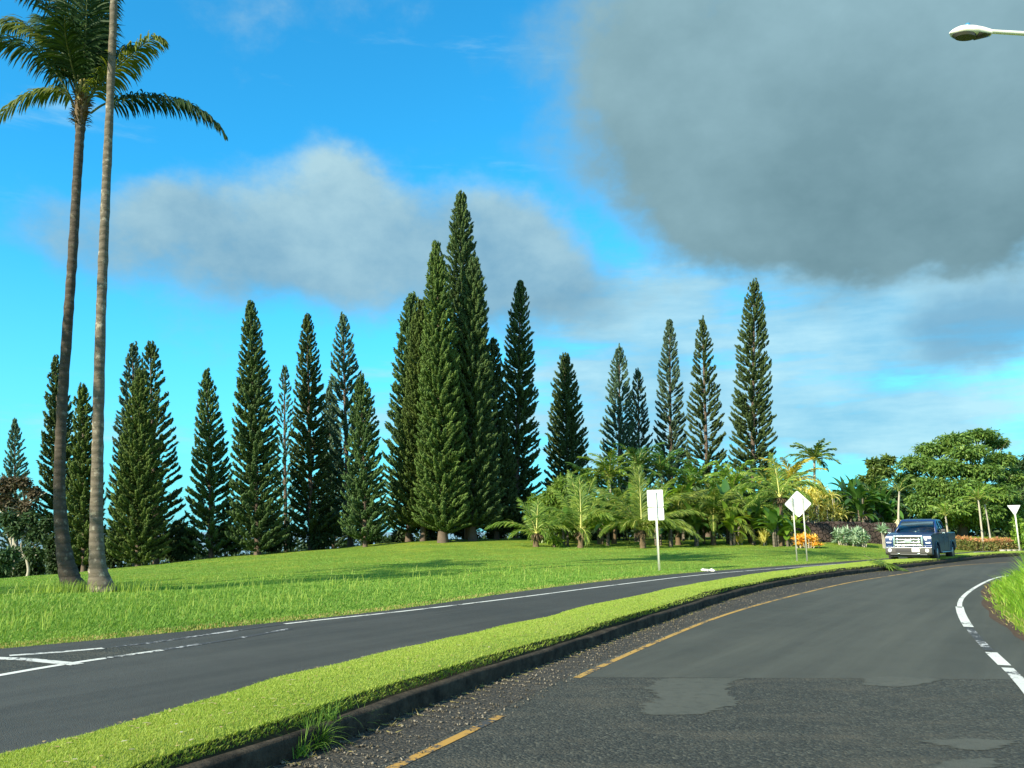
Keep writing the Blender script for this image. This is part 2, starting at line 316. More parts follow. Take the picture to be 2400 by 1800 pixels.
def tube(g, P, R, sides=8, m=0, cap=True, jit=0.0, rg=None):
    P = np.asarray(P, float); R = np.broadcast_to(np.asarray(R, float), (len(P),))
    T = norm(np.gradient(P, axis=0)); ref = np.array([0, 0, 1.0]) if abs(T[:, 2]).mean() < .8 else np.array([1.0, 0, 0])
    A = norm(np.cross(T, ref)); B = np.cross(T, A)
    th = np.linspace(0, 2 * np.pi, sides, endpoint=False)
    rr = R[:, None] * np.ones(sides)[None]
    if jit: rr = rr * (1 + jit * ((rg or np.random.RandomState(1)).rand(len(P), sides) - .5))
    V = P[:, None] + rr[..., None] * (np.cos(th)[None, :, None] * A[:, None] + np.sin(th)[None, :, None] * B[:, None])
    n = len(P); i = np.arange(n - 1)[:, None] * sides; j = np.arange(sides)[None]
    F = np.stack([i + j, i + (j + 1) % sides, i + sides + (j + 1) % sides, i + sides + j], -1).reshape(-1, 4)
    g.add(V, F, m)
    if cap:
        for k in (0, n - 1):
            c = V[k]; g.add(c, np.arange(sides)[None], m)
def cr(P, n):                                  # smooth curve through points (Catmull-Rom)
    P = np.asarray(P, float); Q = np.vstack([2 * P[0] - P[1], P, 2 * P[-1] - P[-2]])
    t = np.linspace(0, len(P) - 1 - 1e-9, n); i = t.astype(int); f = (t - i)[:, None]
    a, b, c, d = Q[i], Q[i + 1], Q[i + 2], Q[i + 3]
    return .5 * ((2 * b) + (-a + c) * f + (2 * a - 5 * b + 4 * c - d) * f**2 + (-a + 3 * b - 3 * c + d) * f**3)
def resample(P, n):
    P = np.asarray(P, float); s = np.concatenate([[0], np.cumsum(np.linalg.norm(np.diff(P, axis=0), axis=1))])
    t = np.linspace(0, s[-1], n); return np.stack([np.interp(t, s, P[:, k]) for k in range(P.shape[1])], 1)
def box(g, c, size, m=0, rot=None):
    s = np.array(size) / 2.0
    V = np.array([[x, y, z] for x in (-1, 1) for y in (-1, 1) for z in (-1, 1)]) * s
    if rot is not None: V = V @ np.array(rot).T
    g.add(V + np.array(c), [[0, 1, 3, 2], [4, 6, 7, 5], [0, 4, 5, 1], [2, 3, 7, 6], [0, 2, 6, 4], [1, 5, 7, 3]], m)
def inst(g, V, F, R, O, m=0):
    N = len(O); X = np.einsum('nij,tj->nti', R, V) + O[:, None]
    FF = (F[None] + (np.arange(N) * len(V))[:, None, None]).reshape(-1, F.shape[1]); g.add(X.reshape(-1, 3), FF, m)
def frames(d, roll=None, scale=None):          # matrices whose x axis is d
    d = norm(d); up = np.tile([0, 0, 1.0], (len(d), 1)); up[np.abs(d[:, 2]) > .95] = [1.0, 0, 0]
    y = norm(np.cross(up, d)); z = np.cross(d, y)
    if roll is not None:
        c, s = np.cos(roll)[:, None], np.sin(roll)[:, None]; y, z = c * y + s * z, -s * y + c * z
    R = np.stack([d, y, z], -1)
    if scale is not None: R = R * np.asarray(scale)[:, None, :] if np.asarray(scale).ndim == 2 else R * np.asarray(scale)[:, None, None]
    return R
def straps(g, P, D, L, Wd, droop, seg=4, m=0, shape='leaf', fold=0.0, side=None, rs=None):
    """curved strap leaves: start P, direction D, bending down by droop (radians of sag, gravity)"""
    P = np.asarray(P, float); N = len(P); D = norm(np.asarray(D, float))
    L = np.broadcast_to(L, (N,)).astype(float); Wd = np.broadcast_to(Wd, (N,)).astype(float); droop = np.broadcast_to(droop, (N,)).astype(float)
    if side is None:
        side = np.cross(D, np.array([0, 0, 1.0])); bad = np.linalg.norm(side, axis=1) < .05; side[bad] = [1, 0, 0]
        if rs is not None:
            a = rs.rand(N)[:, None] * 1.6 - .8; side = norm(side); side = side * np.cos(a) + np.cross(D, side) * np.sin(a)
    side = norm(side); pts = [P]; d = D.copy(); p = P.copy()
    for k in range(seg):
        p = p + d * (L / seg)[:, None]; pts.append(p)
        d = norm(d + np.array([0, 0, -1.0]) * (droop / seg)[:, None])
    s = np.linspace(0, 1, seg + 1)
    if shape == 'leaf': w = np.sin(np.pi * np.clip(.08 + .92 * s, 0, 1)) ** .7
    elif shape == 'strap': w = np.clip(np.minimum(.5 + s * 2, (1 - s) * 3), 0, 1)
    else: w = 1 - s
    w = np.maximum(w, 0.03)
    X = np.stack(pts, 1); hw = (w[None] * Wd[:, None] * .5)[..., None] * side[:, None]
    if fold:
        mid = X.copy(); mid[..., 2] -= (w[None] * Wd[:, None] * .5 * fold)
        V = np.stack([X - hw, mid, X + hw], 2); c = 3
    else: V = np.stack([X - hw, X + hw], 2); c = 2
    k = np.arange(seg)[:, None] * c; j = np.arange(c - 1)[None]
    F = np.stack([k + j, k + j + 1, k + j + 1 + c, k + j + c], -1).reshape(-1, 4)
    F = (F[None] + (np.arange(N) * c * (seg + 1))[:, None, None]).reshape(-1, 4)
    g.add(V.reshape(-1, 3), F, m)
def blades(g, P, h, w, lean, rs, m=0, bend=True, wind=(0.25, 0.1)):
    N = len(P); a = rs.rand(N) * 2 * np.pi; b = rs.rand(N) * 2 * np.pi
    L = lean * (.3 + rs.rand(N)); off = np.stack([np.cos(a) * L + wind[0] * lean, np.sin(a) * L + wind[1] * lean, np.zeros(N)], 1) * h[:, None]
    sd = np.stack([np.cos(b), np.sin(b), np.zeros(N)], 1) * (w / 2)[:, None] if np.ndim(w) else np.stack([np.cos(b), np.sin(b), np.zeros(N)], 1) * (w / 2)
    up = np.zeros((N, 3)); up[:, 2] = h
    if bend:
        V = np.stack([P - sd, P + sd, P + up * .6 + off * .35 + sd * .7, P + up * .6 + off * .35 - sd * .7, P + up * .92 + off], 1)
        k = np.arange(N)[:, None] * 5; g.add(V.reshape(-1, 3), k + np.array([[0, 1, 2, 3]]), m)
        g.f.append((k + np.array([[3, 2, 4]]) + g.n - 5 * N, m))
    else:
        V = np.stack([P - sd, P + sd, P + up + off], 1); k = np.arange(N)[:, None] * 3; g.add(V.reshape(-1, 3), k + np.array([[0, 1, 2]]), m)
def leafcloud(g, C, Rr, n, ll, lw, rs, m=0, out=0.5, down=0.3, shell=0.55, shape='leaf', seg=2, flat=1.0):
    """n leaves spread through the volume of ellipsoids C with radii Rr"""
    C = np.asarray(C, float).reshape(-1, 3); Rr = np.asarray(Rr, float).reshape(-1, 3)
    wt_ = Rr.prod(1) ** .66; k = rs.choice(len(C), n, p=wt_ / wt_.sum())
    u = norm(rs.randn(n, 3)); r = (shell + (1 - shell) * rs.rand(n)) * (rs.rand(n) ** .2)
    P = C[k] + u * Rr[k] * r[:, None]
    d = u * out + rs.randn(n, 3) * .5 * np.array([1, 1, flat]); d[:, 2] -= down * rs.rand(n)
    straps(g, P, d, ll * (.6 + .8 * rs.rand(n)), lw * (.7 + .6 * rs.rand(n)), .6, seg, m, shape, side=np.cross(norm(d), norm(rs.randn(n, 3) * .6 + [0, 0, 1])))

# ---------------------------------------------------------------- road lines, read off as places on the ground
def line(px, z, back=None, ahead=None, n=90, sm=3):
    P = [onz(u, v, z)[:2] for u, v in px]
    if back: P = [np.array(b, float) for b in back] + P
    if ahead: P = P + [np.array(b, float) for b in ahead]
    P = resample(cr(np.array(P), 1200), 3000); w = 1.0 / (1.0 + np.linalg.norm(P, axis=1) / 7.0); w = np.cumsum(w); w = (w - w[0]) / (w[-1] - w[0])
    P = np.stack([np.interp(np.linspace(0, 1, n), w, P[:, k]) for k in range(2)], 1)
    for _ in range(sm):
        P[1:-1] = .25 * P[:-2] + .5 * P[1:-1] + .25 * P[2:]
    return P
KERB = line([(461, 1859), (597, 1824), (760, 1754), (922, 1685), (1085, 1622), (1200, 1584), (1363, 1525), (1547, 1460), (1781, 1384), (1962, 1351), (2106, 1334), (2215, 1321), (2388, 1303)], 0,
            [(-9.5, -16), (-4.9, -4)], [(46, 60.5), (70, 72), (120, 88)])
MEDL = line([(0, 1768), (255, 1689), (488, 1627), (705, 1567), (922, 1518), (1200, 1453), (1410, 1409), (1627, 1368), (1844, 1335), (2080, 1313), (2387, 1292)], .12,
            [(-14, -16), (-7.6, -4)], [(46, 63.5), (70, 75), (120, 92)])
EDGE = line([(0, 1522), (586, 1465), (911, 1432), (1208, 1388), (1371, 1368), (1600, 1344), (2034, 1312), (2251, 1296), (2388, 1287)], 0,
            [(-26, -10), (-11, 6.5)], [(70, 80), (120, 100)])
WHL = line([(22, 1537), (271, 1519), (656, 1463), (911, 1437), (1219, 1400), (1460, 1369), (1700, 1342), (2034, 1317), (2251, 1300), (2388, 1290)], 0, None, [(70, 77.5), (120, 97)])
GORE = line([(0, 1583), (179, 1553), (380, 1524), (570, 1494), (680, 1474)], 0, [(-6.6, 5.0)], None, 60)
YEL = line([(920, 1800), (1177, 1678), (1337, 1595), (1519, 1513), (1692, 1443), (1844, 1400), (2007, 1362), (2150, 1341), (2290, 1322)], 0, [(-7.4, -8), (-2.6, 1.5)], [(46, 58.3), (70, 70), (120, 86)])
WHR = line([(2400, 1603), (2355, 1560), (2311, 1519), (2262, 1459), (2246, 1410), (2268, 1389), (2300, 1369), (2376, 1345)], 0, [(-4.0, -10), (1.6, 1.5)], [(24, 34.5), (40, 44), (70, 58), (120, 72)])
BANK = line([(2400, 1498), (2363, 1470), (2326, 1445), (2308, 1413), (2312, 1385), (2345, 1360)], 0, [(-1, -12), (4, 2), (5.6, 8)], [(24, 32.3), (40, 41.5), (70, 55.0), (120, 68)])

def sdist(P, L):
    """signed distance of points to a polyline, positive on its left; plus position along it"""
    P = np.asarray(P, float); A = L[:-1]; B = L[1:]; AB = B - A; l2 = (AB**2).sum(1)
    out = np.empty(len(P)); 
    for s in range(0, len(P), 20000):
        p = P[s:s + 20000]; AP = p[:, None] - A[None]
        t = np.clip((AP * AB).sum(-1) / l2, 0, 1); Q = A + t[..., None] * AB - p[:, None]; d2 = (Q**2).sum(-1); k = d2.argmin(1)
        ap = AP[np.arange(len(p)), k]; ab = AB[k]; cr_ = ab[:, 0] * ap[:, 1] - ab[:, 1] * ap[:, 0]
        out[s:s + 20000] = np.sqrt(d2[np.arange(len(p)), k]) * np.sign(cr_)
    return out
# terrain: heights known at places seen in the photograph (u, v, distance), smoothly joined
CTL = [(0, 1390, 24), (0, 1362, 60), (100, 1395, 22), (180, 1392, 23), (300, 1330, 62), (555, 1302, 68), (800, 1286, 68), (950, 1269, 70), (1030, 1268, 66), (1110, 1266, 68), (1254, 1282, 57), (1360, 1285, 56),
       (1505, 1284, 55), (1220, 1262, 72), (1650, 1279, 60), (1830, 1279, 58), (1900, 1281, 56), (2000, 1268, 62), (2250, 1268, 68), (2395, 1266, 68), (1875, 1309, 42.5), (1544, 1335, 32.6), (600, 1345, 36), (300, 1380, 28),
       (0, 1470, 13), (500, 1430, 16), (900, 1350, 30), (1250, 1310, 42), (2388, 1281, 62)]
TC = [(p[0], p[1], p[2]) for p in (atd(*c) for c in CTL)] + [(-60, 30, -1.6), (-110, 120, -9), (-40, 110, -5), (0, 130, -3), (60, 130, 0), (140, 140, 2), (-400, 300, -30), (0, 400, -22), (400, 300, -15), (-60, -20, 0), (60, -20, 0), (0, -60, 0), (90, 78, .4)]
TC = np.array(TC)
def tk(r): return np.where(r > 0, r**2 * np.log(r + 1e-9), 0)
_n = len(TC); _K = tk(np.linalg.norm(TC[:, None, :2] - TC[None, :, :2], axis=-1)) + np.eye(_n) * 4.0; _P = np.c_[np.ones(_n), TC[:, :2]]
_S = np.linalg.solve(np.block([[_K, _P], [_P.T, np.zeros((3, 3))]]), np.r_[TC[:, 2], 0, 0, 0])
def tps(P):
    P = np.asarray(P, float); o = np.empty(len(P))
    for s in range(0, len(P), 20000):
        p = P[s:s + 20000]; o[s:s + 20000] = tk(np.linalg.norm(p[:, None] - TC[None, :, :2], axis=-1)) @ _S[:_n] + _S[_n] + p @ _S[_n + 1:]
    return o
def sst(x): x = np.clip(x, 0, 1); return x * x * (3 - 2 * x)
def gz(P):
    P = np.atleast_2d(np.asarray(P, float))[:, :2]
    d = sdist(P, EDGE); b = -sdist(P, BANK); r = np.hypot(P[:, 0], P[:, 1])
    t = np.clip(tps(P), -40, 6) * (1 - sst((r - 300) / 900)) - 18 * sst((r - 300) / 900)
    undul = .035 * np.sin(P[:, 0] * .9 + 1.3 * np.sin(P[:, 1] * .35)) * np.sin(P[:, 1] * .55 + .7)
    z = np.where(d > 0, sst(d / 6.0) * (t + undul) + .02 * sst(d / .3), 0)
    zb = np.where(b > 0, 1.35 * sst(b / 6.5) + .05 * sst(b / .4) + 0 * b, 0)
    near = np.where((d <= 0) & (b <= 0), -.05, -.012)
    return np.where(d > 0, z, zb) + near
def gz1(x, y): return float(gz([[x, y]])[0])
def gpt(u, D):                                     # ground point in column u at distance D (a few fixed-point steps)
    a = (u - 1200) / FPX; x = a * D / CP
    for _ in range(6):
        z = gz1(x, D); depth = D * CP + (z - CAMZ) * SP; x = a * depth
    return np.array([x, D, gz1(x, D)])

# ---------------------------------------------------------------- ground sheet
def axis(lo, hi, dense_lo, dense_hi, step):
    a = list(np.arange(dense_lo, dense_hi + .01, step)); s = step; x = a[-1]
    while x < hi: s *= 1.22; x += s; a.append(x)
    s = step; x = a[0]
    while x > lo: s *= 1.22; x -= s; a.insert(0, x)
    return np.array(a)
gx = axis(-5000, 5000, -30, 34, .45); gy = axis(-3000, 6000, -2, 72, .45)
XX, YY = np.meshgrid(gx, gy, indexing='ij'); GP = np.stack([XX.ravel(), YY.ravel()], 1)
GZ = gz(GP); rr_ = np.hypot(GP[:, 0], GP[:, 1]); GZ = GZ - 40 * sst((rr_ - 115) / 260); G = Geo(); ny = len(gy)
i_, j_ = np.meshgrid(np.arange(len(gx) - 1), np.arange(ny - 1), indexing='ij'); k_ = (i_ * ny + j_).ravel()
G.add(np.c_[GP, GZ], np.stack([k_, k_ + ny, k_ + ny + 1, k_ + 1], 1))
tag(G.build('ground', M['field'], smooth=True), 'green grassy ground rolling away beyond the roads', kind='structure')

def ribbon(name, A, B, z, mat, label, n=260, cols=1, rag=None):
    A = resample(A, n); B = resample(B, n); g = Geo(); T = np.linspace(0, 1, cols + 1)
    V = np.stack([np.c_[A * (1 - t) + B * t, np.full(n, z)] for t in T], 1)
    k = np.arange(n - 1)[:, None] * (cols + 1); j = np.arange(cols)[None]
    g.add(V.reshape(-1, 3), np.stack([k + j, k + j + 1, k + j + cols + 2, k + j + cols + 1], -1).reshape(-1, 4))
    return tag(g.build(name, mat), label, kind='structure')
def offs(L, d):                                     # polyline moved d to its left
    T = norm(np.gradient(L, axis=0)); return L + np.stack([-T[:, 1], T[:, 0]], 1) * (np.asarray(d)[:, None] if np.ndim(d) else d)
def stripe(name, L, w, z, mat, label, s0=0.0, s1=1.0, parts=1):
    n = len(L); a = int(s0 * n); b = max(a + 2, int(s1 * n)); L = L[a:b]
    return ribbon(name, offs(L, w / 2), offs(L, -w / 2), z, mat, label, n=max(30, len(L) * 2))
def clip(L, y0, y1): L = resample(L, 4000); return resample(L[(L[:, 1] >= y0) & (L[:, 1] <= y1)], 200)

ribbon('ramp_road', offs(KERB, .25), offs(BANK, -.25), 0.0, M['asph_coarse'], 'coarse dark asphalt ramp curving to the right')
ribbon('left_road', offs(EDGE, .06), offs(MEDL, -.15), 0.0, M['asph_left'], 'dark asphalt road on the far side of the median')
# smooth newer asphalt starts across the ramp at a straight joint
jn = onz(1340, 1590); rs = np.random.RandomState(4)
Yo = clip(YEL, jn[1] + .02, 90); Bo = clip(BANK, onz(2400, 1587)[1] - .15, 75)
ribbon('smooth_road_surface', offs(Yo, .10), offs(Bo, -.1), .0014, M['asph_smooth'], 'smooth grey newer asphalt of the ramp beyond a straight joint')
ribbon('gritty_shoulder', offs(KERB, -.0), offs(YEL, .10), .0014, M['gravelbed'], 'gritty shoulder strip between kerb and yellow line')
def ragged(name, px, mat, label, z=.0028, amp=.05):
    P = np.array([onz(u, v)[:2] for u, v in px]); P = resample(np.vstack([P, P[:1]]), 400); r = np.random.RandomState(int(px[0][0])); y0, y1 = P[:, 1].min(), P[:, 1].max(); n = 70
    ys = np.linspace(y0, y1, n + 1); L_, R_ = [], []
    for y in ys:
        m = np.abs(P[:, 1] - y) < (y1 - y0) / n * 1.2 + .01; L_.append(P[m, 0].min()); R_.append(P[m, 0].max())
    w = np.array(R_) - np.array(L_); jl = np.cumsum(r.randn(n + 1)) ; jl = (jl - np.interp(np.arange(n + 1), [0, n], [jl[0], jl[-1]])) * amp * .35 + r.randn(n + 1) * amp * .5
    jr = np.cumsum(r.randn(n + 1)); jr = (jr - np.interp(np.arange(n + 1), [0, n], [jr[0], jr[-1]])) * amp * .35 + r.randn(n + 1) * amp * .5
    L_ = np.array(L_) + np.minimum(jl, w * .3); R_ = np.array(R_) + np.maximum(jr, -w * .3); g = Geo()
    V = np.stack([np.c_[L_, ys, np.full(n + 1, z)], np.c_[R_, ys, np.full(n + 1, z)]], 1); k = np.arange(n) * 2
    g.add(V.reshape(-1, 3), np.stack([k, k + 1, k + 3, k + 2], 1)); return tag(g.build(name, mat), label, kind='structure')
ragged('asphalt_patch', [(1560, 1592), (1745, 1590), (1720, 1625), (1730, 1650), (1640, 1672), (1520, 1676), (1515, 1655), (1540, 1640), (1525, 1615)], M['asph_patch'], 'pale smooth patch just before the joint across the ramp')
ragged('asphalt_patch', [(2010, 1591), (2110, 1585), (2222, 1592), (2150, 1604), (2095, 1610), (2040, 1604)], M['asph_patch'], 'thin pale patch by the joint towards the white line')
ragged('asphalt_patch', [(2192, 1738), (2280, 1731), (2362, 1738), (2345, 1750), (2290, 1759), (2240, 1752)], M['asph_patch'], 'pale lens shaped patch in the coarse asphalt at right')
ragged('asphalt_patch', [(2190, 1795), (2250, 1784), (2335, 1778), (2320, 1795), (2290, 1815), (2200, 1820)], M['asph_patch'], 'pale patch at the bottom right of the ramp')
r_, l_ = onz(1345, 1592), onz(2390, 1588)
# painted lines
yfar = clip(YEL, jn[1], 60); ynear = clip(YEL, 2.0, onz(1177, 1678)[1])
stripe('yellow_line', yfar, .08, .0040, M['yellow_l'], 'continuous yellow edge line along the left of the ramp')
stripe('yellow_line', ynear, .08, .0040, paint('worn_yellow_paint', (0.44, 0.25, 0.05), .47, 12.0), 'worn near piece of the yellow edge line')
stripe('white_line', clip(WHR, 17.0, 70), .09, .0040, M['white_new'], 'curving white edge line on the right of the ramp')
for a, b, w, mt, lb in ((13.6, 17.2, .14, 'white_new', 'thick white dash at the bend of the right edge line'), (10.9, 13.6, .11, 'white_gone', 'flaked remains of the right edge line'), (9.75, 10.8, .13, 'white_new', 'bright white dash on the right edge line'),
                     (5.0, 9.6, .115, 'white_worn', 'cracked nearest dash of the right edge line')):
    stripe('white_line', clip(WHR, a, b), w, .0040, M[mt], lb)
stripe('white_line', clip(WHL, onz(656, 1463)[1], 90), .10, .0040, M['white_new'], 'white edge line of the left road')
stripe('white_line', clip(WHL, 5, onz(271, 1519)[1]), .12, .0040, M['white_worn'], 'short worn white line at the far left of the left road')
stripe('white_line', clip(WHL, onz(271, 1519)[1] + .1, onz(656, 1463)[1]), .11, .0040, M['white_gone'], 'faded stretch of the left road edge line')
stripe('white_line', clip(GORE, 4, onz(380, 1524)[1]), .11, .0040, M['white_new'], 'slanting white gore line on the left road')
stripe('white_line', clip(GORE, onz(380, 1524)[1], 30), .12, .0040, M['white_gone'], 'faded end of the gore line')
stripe('white_line', np.array([onz(-60, 1541)[:2], onz(60, 1546)[:2], onz(182, 1558)[:2]]), .17, .0055, M['white_worn'], 'short white hatch bar inside the gore')
gg_ = resample(clip(GORE, 4, onz(380, 1524)[1]), 30); ww_ = resample(clip(WHL, 5, onz(330, 1513)[1]), 30)
ribbon('gore_surface', gg_, ww_, .0014, M['asph_coarse'], 'dark coarse wedge between the gore lines', n=30)

# kerb and median
KR = resample(KERB, 900); rs = np.random.RandomState(7)
T_ = norm(np.gradient(KR, axis=0)); NL = np.stack([-T_[:, 1], T_[:, 0]], 1); dist_ = np.linalg.norm(KR, axis=1)
def wob(n, k, amp, r):                              # smooth random wobble
    x = np.interp(np.arange(n), np.linspace(0, n, k), r.randn(k)); return amp * x
jag = wob(900, 500, .010, rs)
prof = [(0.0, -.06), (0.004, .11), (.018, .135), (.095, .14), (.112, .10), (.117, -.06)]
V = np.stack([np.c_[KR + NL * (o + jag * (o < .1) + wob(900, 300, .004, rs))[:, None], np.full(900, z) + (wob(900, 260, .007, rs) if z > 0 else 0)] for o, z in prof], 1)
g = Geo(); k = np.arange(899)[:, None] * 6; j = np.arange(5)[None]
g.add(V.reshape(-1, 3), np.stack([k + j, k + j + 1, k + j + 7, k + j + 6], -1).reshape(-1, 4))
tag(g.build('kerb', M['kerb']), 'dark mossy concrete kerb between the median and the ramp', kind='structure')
ML = resample(MEDL, 900); MLn = np.array([ML[np.argmin(((ML - (p + n_ * 2))**2).sum(1))] for p, n_ in zip(KR, NL)])
for _ in range(8): MLn[1:-1] = .25 * MLn[:-2] + .5 * MLn[1:-1] + .25 * MLn[2:]
wR = .035 * np.sin(np.arange(900) * .11) + wob(900, 160, .035, rs); wL = -.02 + wob(900, 220, .05, rs) + .04 * np.sin(np.arange(900) * .07)
wR = np.maximum(wR, -.05); KA = KR + NL * .112; KB = KR + NL * (.135 + wR * .2)[:, None]; KC = KR + NL * (.195 + wR)[:, None]; MD = MLn + NL * (wL - .12)[:, None]; ME = MLn + NL * (wL)[:, None]
TT = [KA, KB, KC] + [KC * (1 - t) + MD * t for t in (.2, .4, .6, .8, 1.0)] + [ME]; ZZ = [.105, .130, .215, .235, .240, .220, .180, .100, -.05]
hum = np.stack([wob(900, 90 + 7 * q, .012, rs) for q in range(9)], 1); hum[:, 0] = 0; hum[:, -1] = 0
MV = np.stack([np.c_[T, np.full(900, z) + hum[:, q]] for q, (T, z) in enumerate(zip(TT, ZZ))], 1)
g = Geo(); k = np.arange(899)[:, None] * 9
for j in range(8): g.add(MV.reshape(-1, 3) if j == 0 else np.zeros((0, 3)), np.stack([k + j, k + j + 1, k + j + 10, k + j + 9], -1).reshape(-1, 4) - (0 if j == 0 else g.n), 1 if j < 2 else 0)
tag(g.build('median', [M['medgrass'], M['shaded_soil']], smooth=True), 'narrow raised grass median between the two roads', kind='structure')
# grass over the median
def medpoints(n, r, wfun, lo=1.9, hi=6.99):
    i = np.clip(r.choice(898, n * 3, p=wfun / wfun.sum()), 0, 898); f = r.rand(len(i)); t = lo + (hi - lo) * r.rand(len(i)); q = t.astype(int); h = t - q
    A = MV[i, q] * (1 - h)[:, None] + MV[i, q + 1] * h[:, None]; B = MV[i + 1, q] * (1 - h)[:, None] + MV[i + 1, q + 1] * h[:, None]
    P = A * (1 - f)[:, None] + B * f[:, None]; P = P[(P[:, 1] > 3.4)]; return P[:n]
segl = np.linalg.norm(np.diff(KR, axis=0), axis=1)[:898]; dm = np.linalg.norm(KR[:898], axis=1)
wf = segl * np.where((KR[:898, 1] > 2.5) & (KR[:898, 1] < 75), 1.0 / np.maximum(dm, 4.0)**1.55, 0)
P = medpoints(260000, rs, wf); dd = np.linalg.norm(P[:, :2], axis=1); hh = (.007 + .010 * rs.rand(len(P))) * (1 + np.clip((dd - 10) / 60, 0, .7)); g = Geo()
blades(g, P, hh, .0028 + .0005 * dd, .6, rs, 0, False)
P2 = medpoints(900, rs, wf); blades(g, P2, .02 + .02 * rs.rand(len(P2)), .004 + .0006 * np.linalg.norm(P2[:, :2], axis=1), .7, rs, 0, True)
P3 = medpoints(8000, rs, wf, 1.2, 2.05); blades(g, P3, .015 + .022 * rs.rand(len(P3)), .004 + .0006 * np.linalg.norm(P3[:, :2], axis=1), 1.0, rs, 0, True, wind=(.5, -.2))
P4 = medpoints(9000, rs, wf, 6.0, 7.6); P4[:, 2] = np.maximum(P4[:, 2], .0); blades(g, P4, .010 + .018 * rs.rand(len(P4)), .004 + .0006 * np.linalg.norm(P4[:, :2], axis=1), .8, rs, 0, True, wind=(-.3, .2))
P5 = medpoints(6000, rs, wf); blades(g, P5, .01 + .012 * rs.rand(len(P5)), .004 + .0006 * np.linalg.norm(P5[:, :2], axis=1), .9, rs, 1, False)
P6 = medpoints(260, rs, wf); P6[:, 2] += .02; a_ = rs.rand(len(P6)) * 6.28; straps(g, P6, np.stack([np.cos(a_), np.sin(a_), .1 * rs.rand(len(P6))], 1), .03 + .03 * rs.rand(len(P6)), .02, .4, 2, 2)
tag(g.build('median_grass', [M['blade_mow'], M['blade_dry'], leafmat('fallen_leaf', [(.55, .50, .22), (.45, .30, .10), (.62, .60, .45)], .1, .7, .2)]), 'short mown bright green grass on the median', 'grass', kind='stuff')
# loose stones on the shoulder
sv = norm(np.random.RandomState(1).randn(8, 3)); from mathutils.bvhtree import BVHTree
st = np.array([[1, 0, 0], [-1, 0, 0], [0, 1, 0], [0, -1, 0], [0, 0, .6], [0, 0, -.6]], float); sf = np.array([[0, 2, 4], [2, 1, 4], [1, 3, 4], [3, 0, 4], [2, 0, 5], [1, 2, 5], [3, 1, 5], [0, 3, 5]])
n = 6500; i = rs.choice(898, n, p=np.where((KR[:898, 1] > 2.5) & (KR[:898, 1] < 40), segl / dm**1.3, 0) / np.where((KR[:898, 1] > 2.5) & (KR[:898, 1] < 40), segl / dm**1.3, 0).sum())
t = rs.rand(n) ** 1.4; YR = resample(YEL, 900); Yn = np.array([YR[np.argmin(((YR - p)**2).sum(1))] for p in KR]); Q = KR[i] * (1 - t)[:, None] + Yn[i] * t[:, None] + rs.randn(n, 2) * .03
sz_ = .004 + .011 * rs.rand(n)**2; g = Geo(); inst(g, st, sf, frames(rs.randn(n, 3), None, sz_[:, None] * (0.6 + .8 * rs.rand(n, 3))), np.c_[Q, .006 + sz_ * .3])
tag(g.build('loose_stones', leafmat('stone_chips', [(.06, .055, .04), (.13, .115, .085), (.36, .32, .25)], 0.0, .9, .2)), 'loose stone chips along the kerb', 'gravel', kind='stuff')
# dry leaf litter at the foot of the kerb
n = 2600; i = rs.choice(898, n, p=np.where((KR[:898, 1] > 2.5) & (KR[:898, 1] < 60), segl / dm, 0) / np.where((KR[:898, 1] > 2.5) & (KR[:898, 1] < 60), segl / dm, 0).sum())
Q = KR[i] - NL[i] * (np.abs(rs.randn(n)) * .07 + .02)[:, None]; g = Geo(); dn = rs.randn(n, 3); dn[:, 2] = np.abs(dn[:, 2]) * .25
straps(g, np.c_[Q, np.full(n, .008)], dn, .02 + .04 * rs.rand(n), .008 + .012 * rs.rand(n), .3, 1, side=np.cross(norm(dn), norm(rs.randn(n, 3))))
tag(g.build('leaf_litter', M['blade_dry']), 'dry leaf litter swept along the foot of the kerb', 'leaf litter', kind='stuff')

# ---------------------------------------------------------------- long grass on the field and on the right bank
def fieldpts(n, y0, y1, r, pw=1.0):
    out = []
    while sum(map(len, out)) < n:
        u = r.rand(n); y = 1 / (1 / y0 + (1 / y1 - 1 / y0) * u) if pw else y0 + (y1 - y0) * u
        x = (r.rand(n) * 2600 - 100 - 1200) / FPX * y * 1.03
        P = np.stack([x, y], 1); d = sdist(P, EDGE); P = P[(d > .02)]; out.append(P)
    return np.concatenate(out)[:n]
rs = np.random.RandomState(21)
P = fieldpts(330000, 8.5, 62, rs); d = np.linalg.norm(P, axis=1); ed = sdist(P, EDGE); z = gz(P)
wv = .35 * np.sin(P[:, 0] * .31 + P[:, 1] * .23) + np.sin(P[:, 0] * .8 + 2 * np.sin(P[:, 1] * .45)) * .25 + np.sin(P[:, 1] * 1.1 + P[:, 0] * .4) * .2 + 1
zone = np.exp(-((d - 19) / 9)**2)
hh = (.045 + .06 * rs.rand(len(P)) * wv) * np.clip(.35 + ed / 1.5, .35, 1) * (.28 + .72 * zone)
g = Geo(); near = d < 26
dry = (ed < .35) & (rs.rand(len(P)) < .5) | (rs.rand(len(P)) < .02)
for mk, m_, bd in ((near & ~dry, 0, True), (~near & ~dry, 0, False), (dry, 1, False)):
    blades(g, np.c_[P[mk], z[mk]], hh[mk], (.005 + .0009 * d)[mk], .45, rs, m_, bd)
tall = fieldpts(2300, 12, 34, rs); tz = gz(tall); td = np.linalg.norm(tall, axis=1); kp = sdist(tall, EDGE) > 1.0
blades(g, np.c_[tall, tz][kp], (.14 + .16 * rs.rand(len(tall)))[kp], (.004 + .0005 * td)[kp], .35, rs, 2, True)
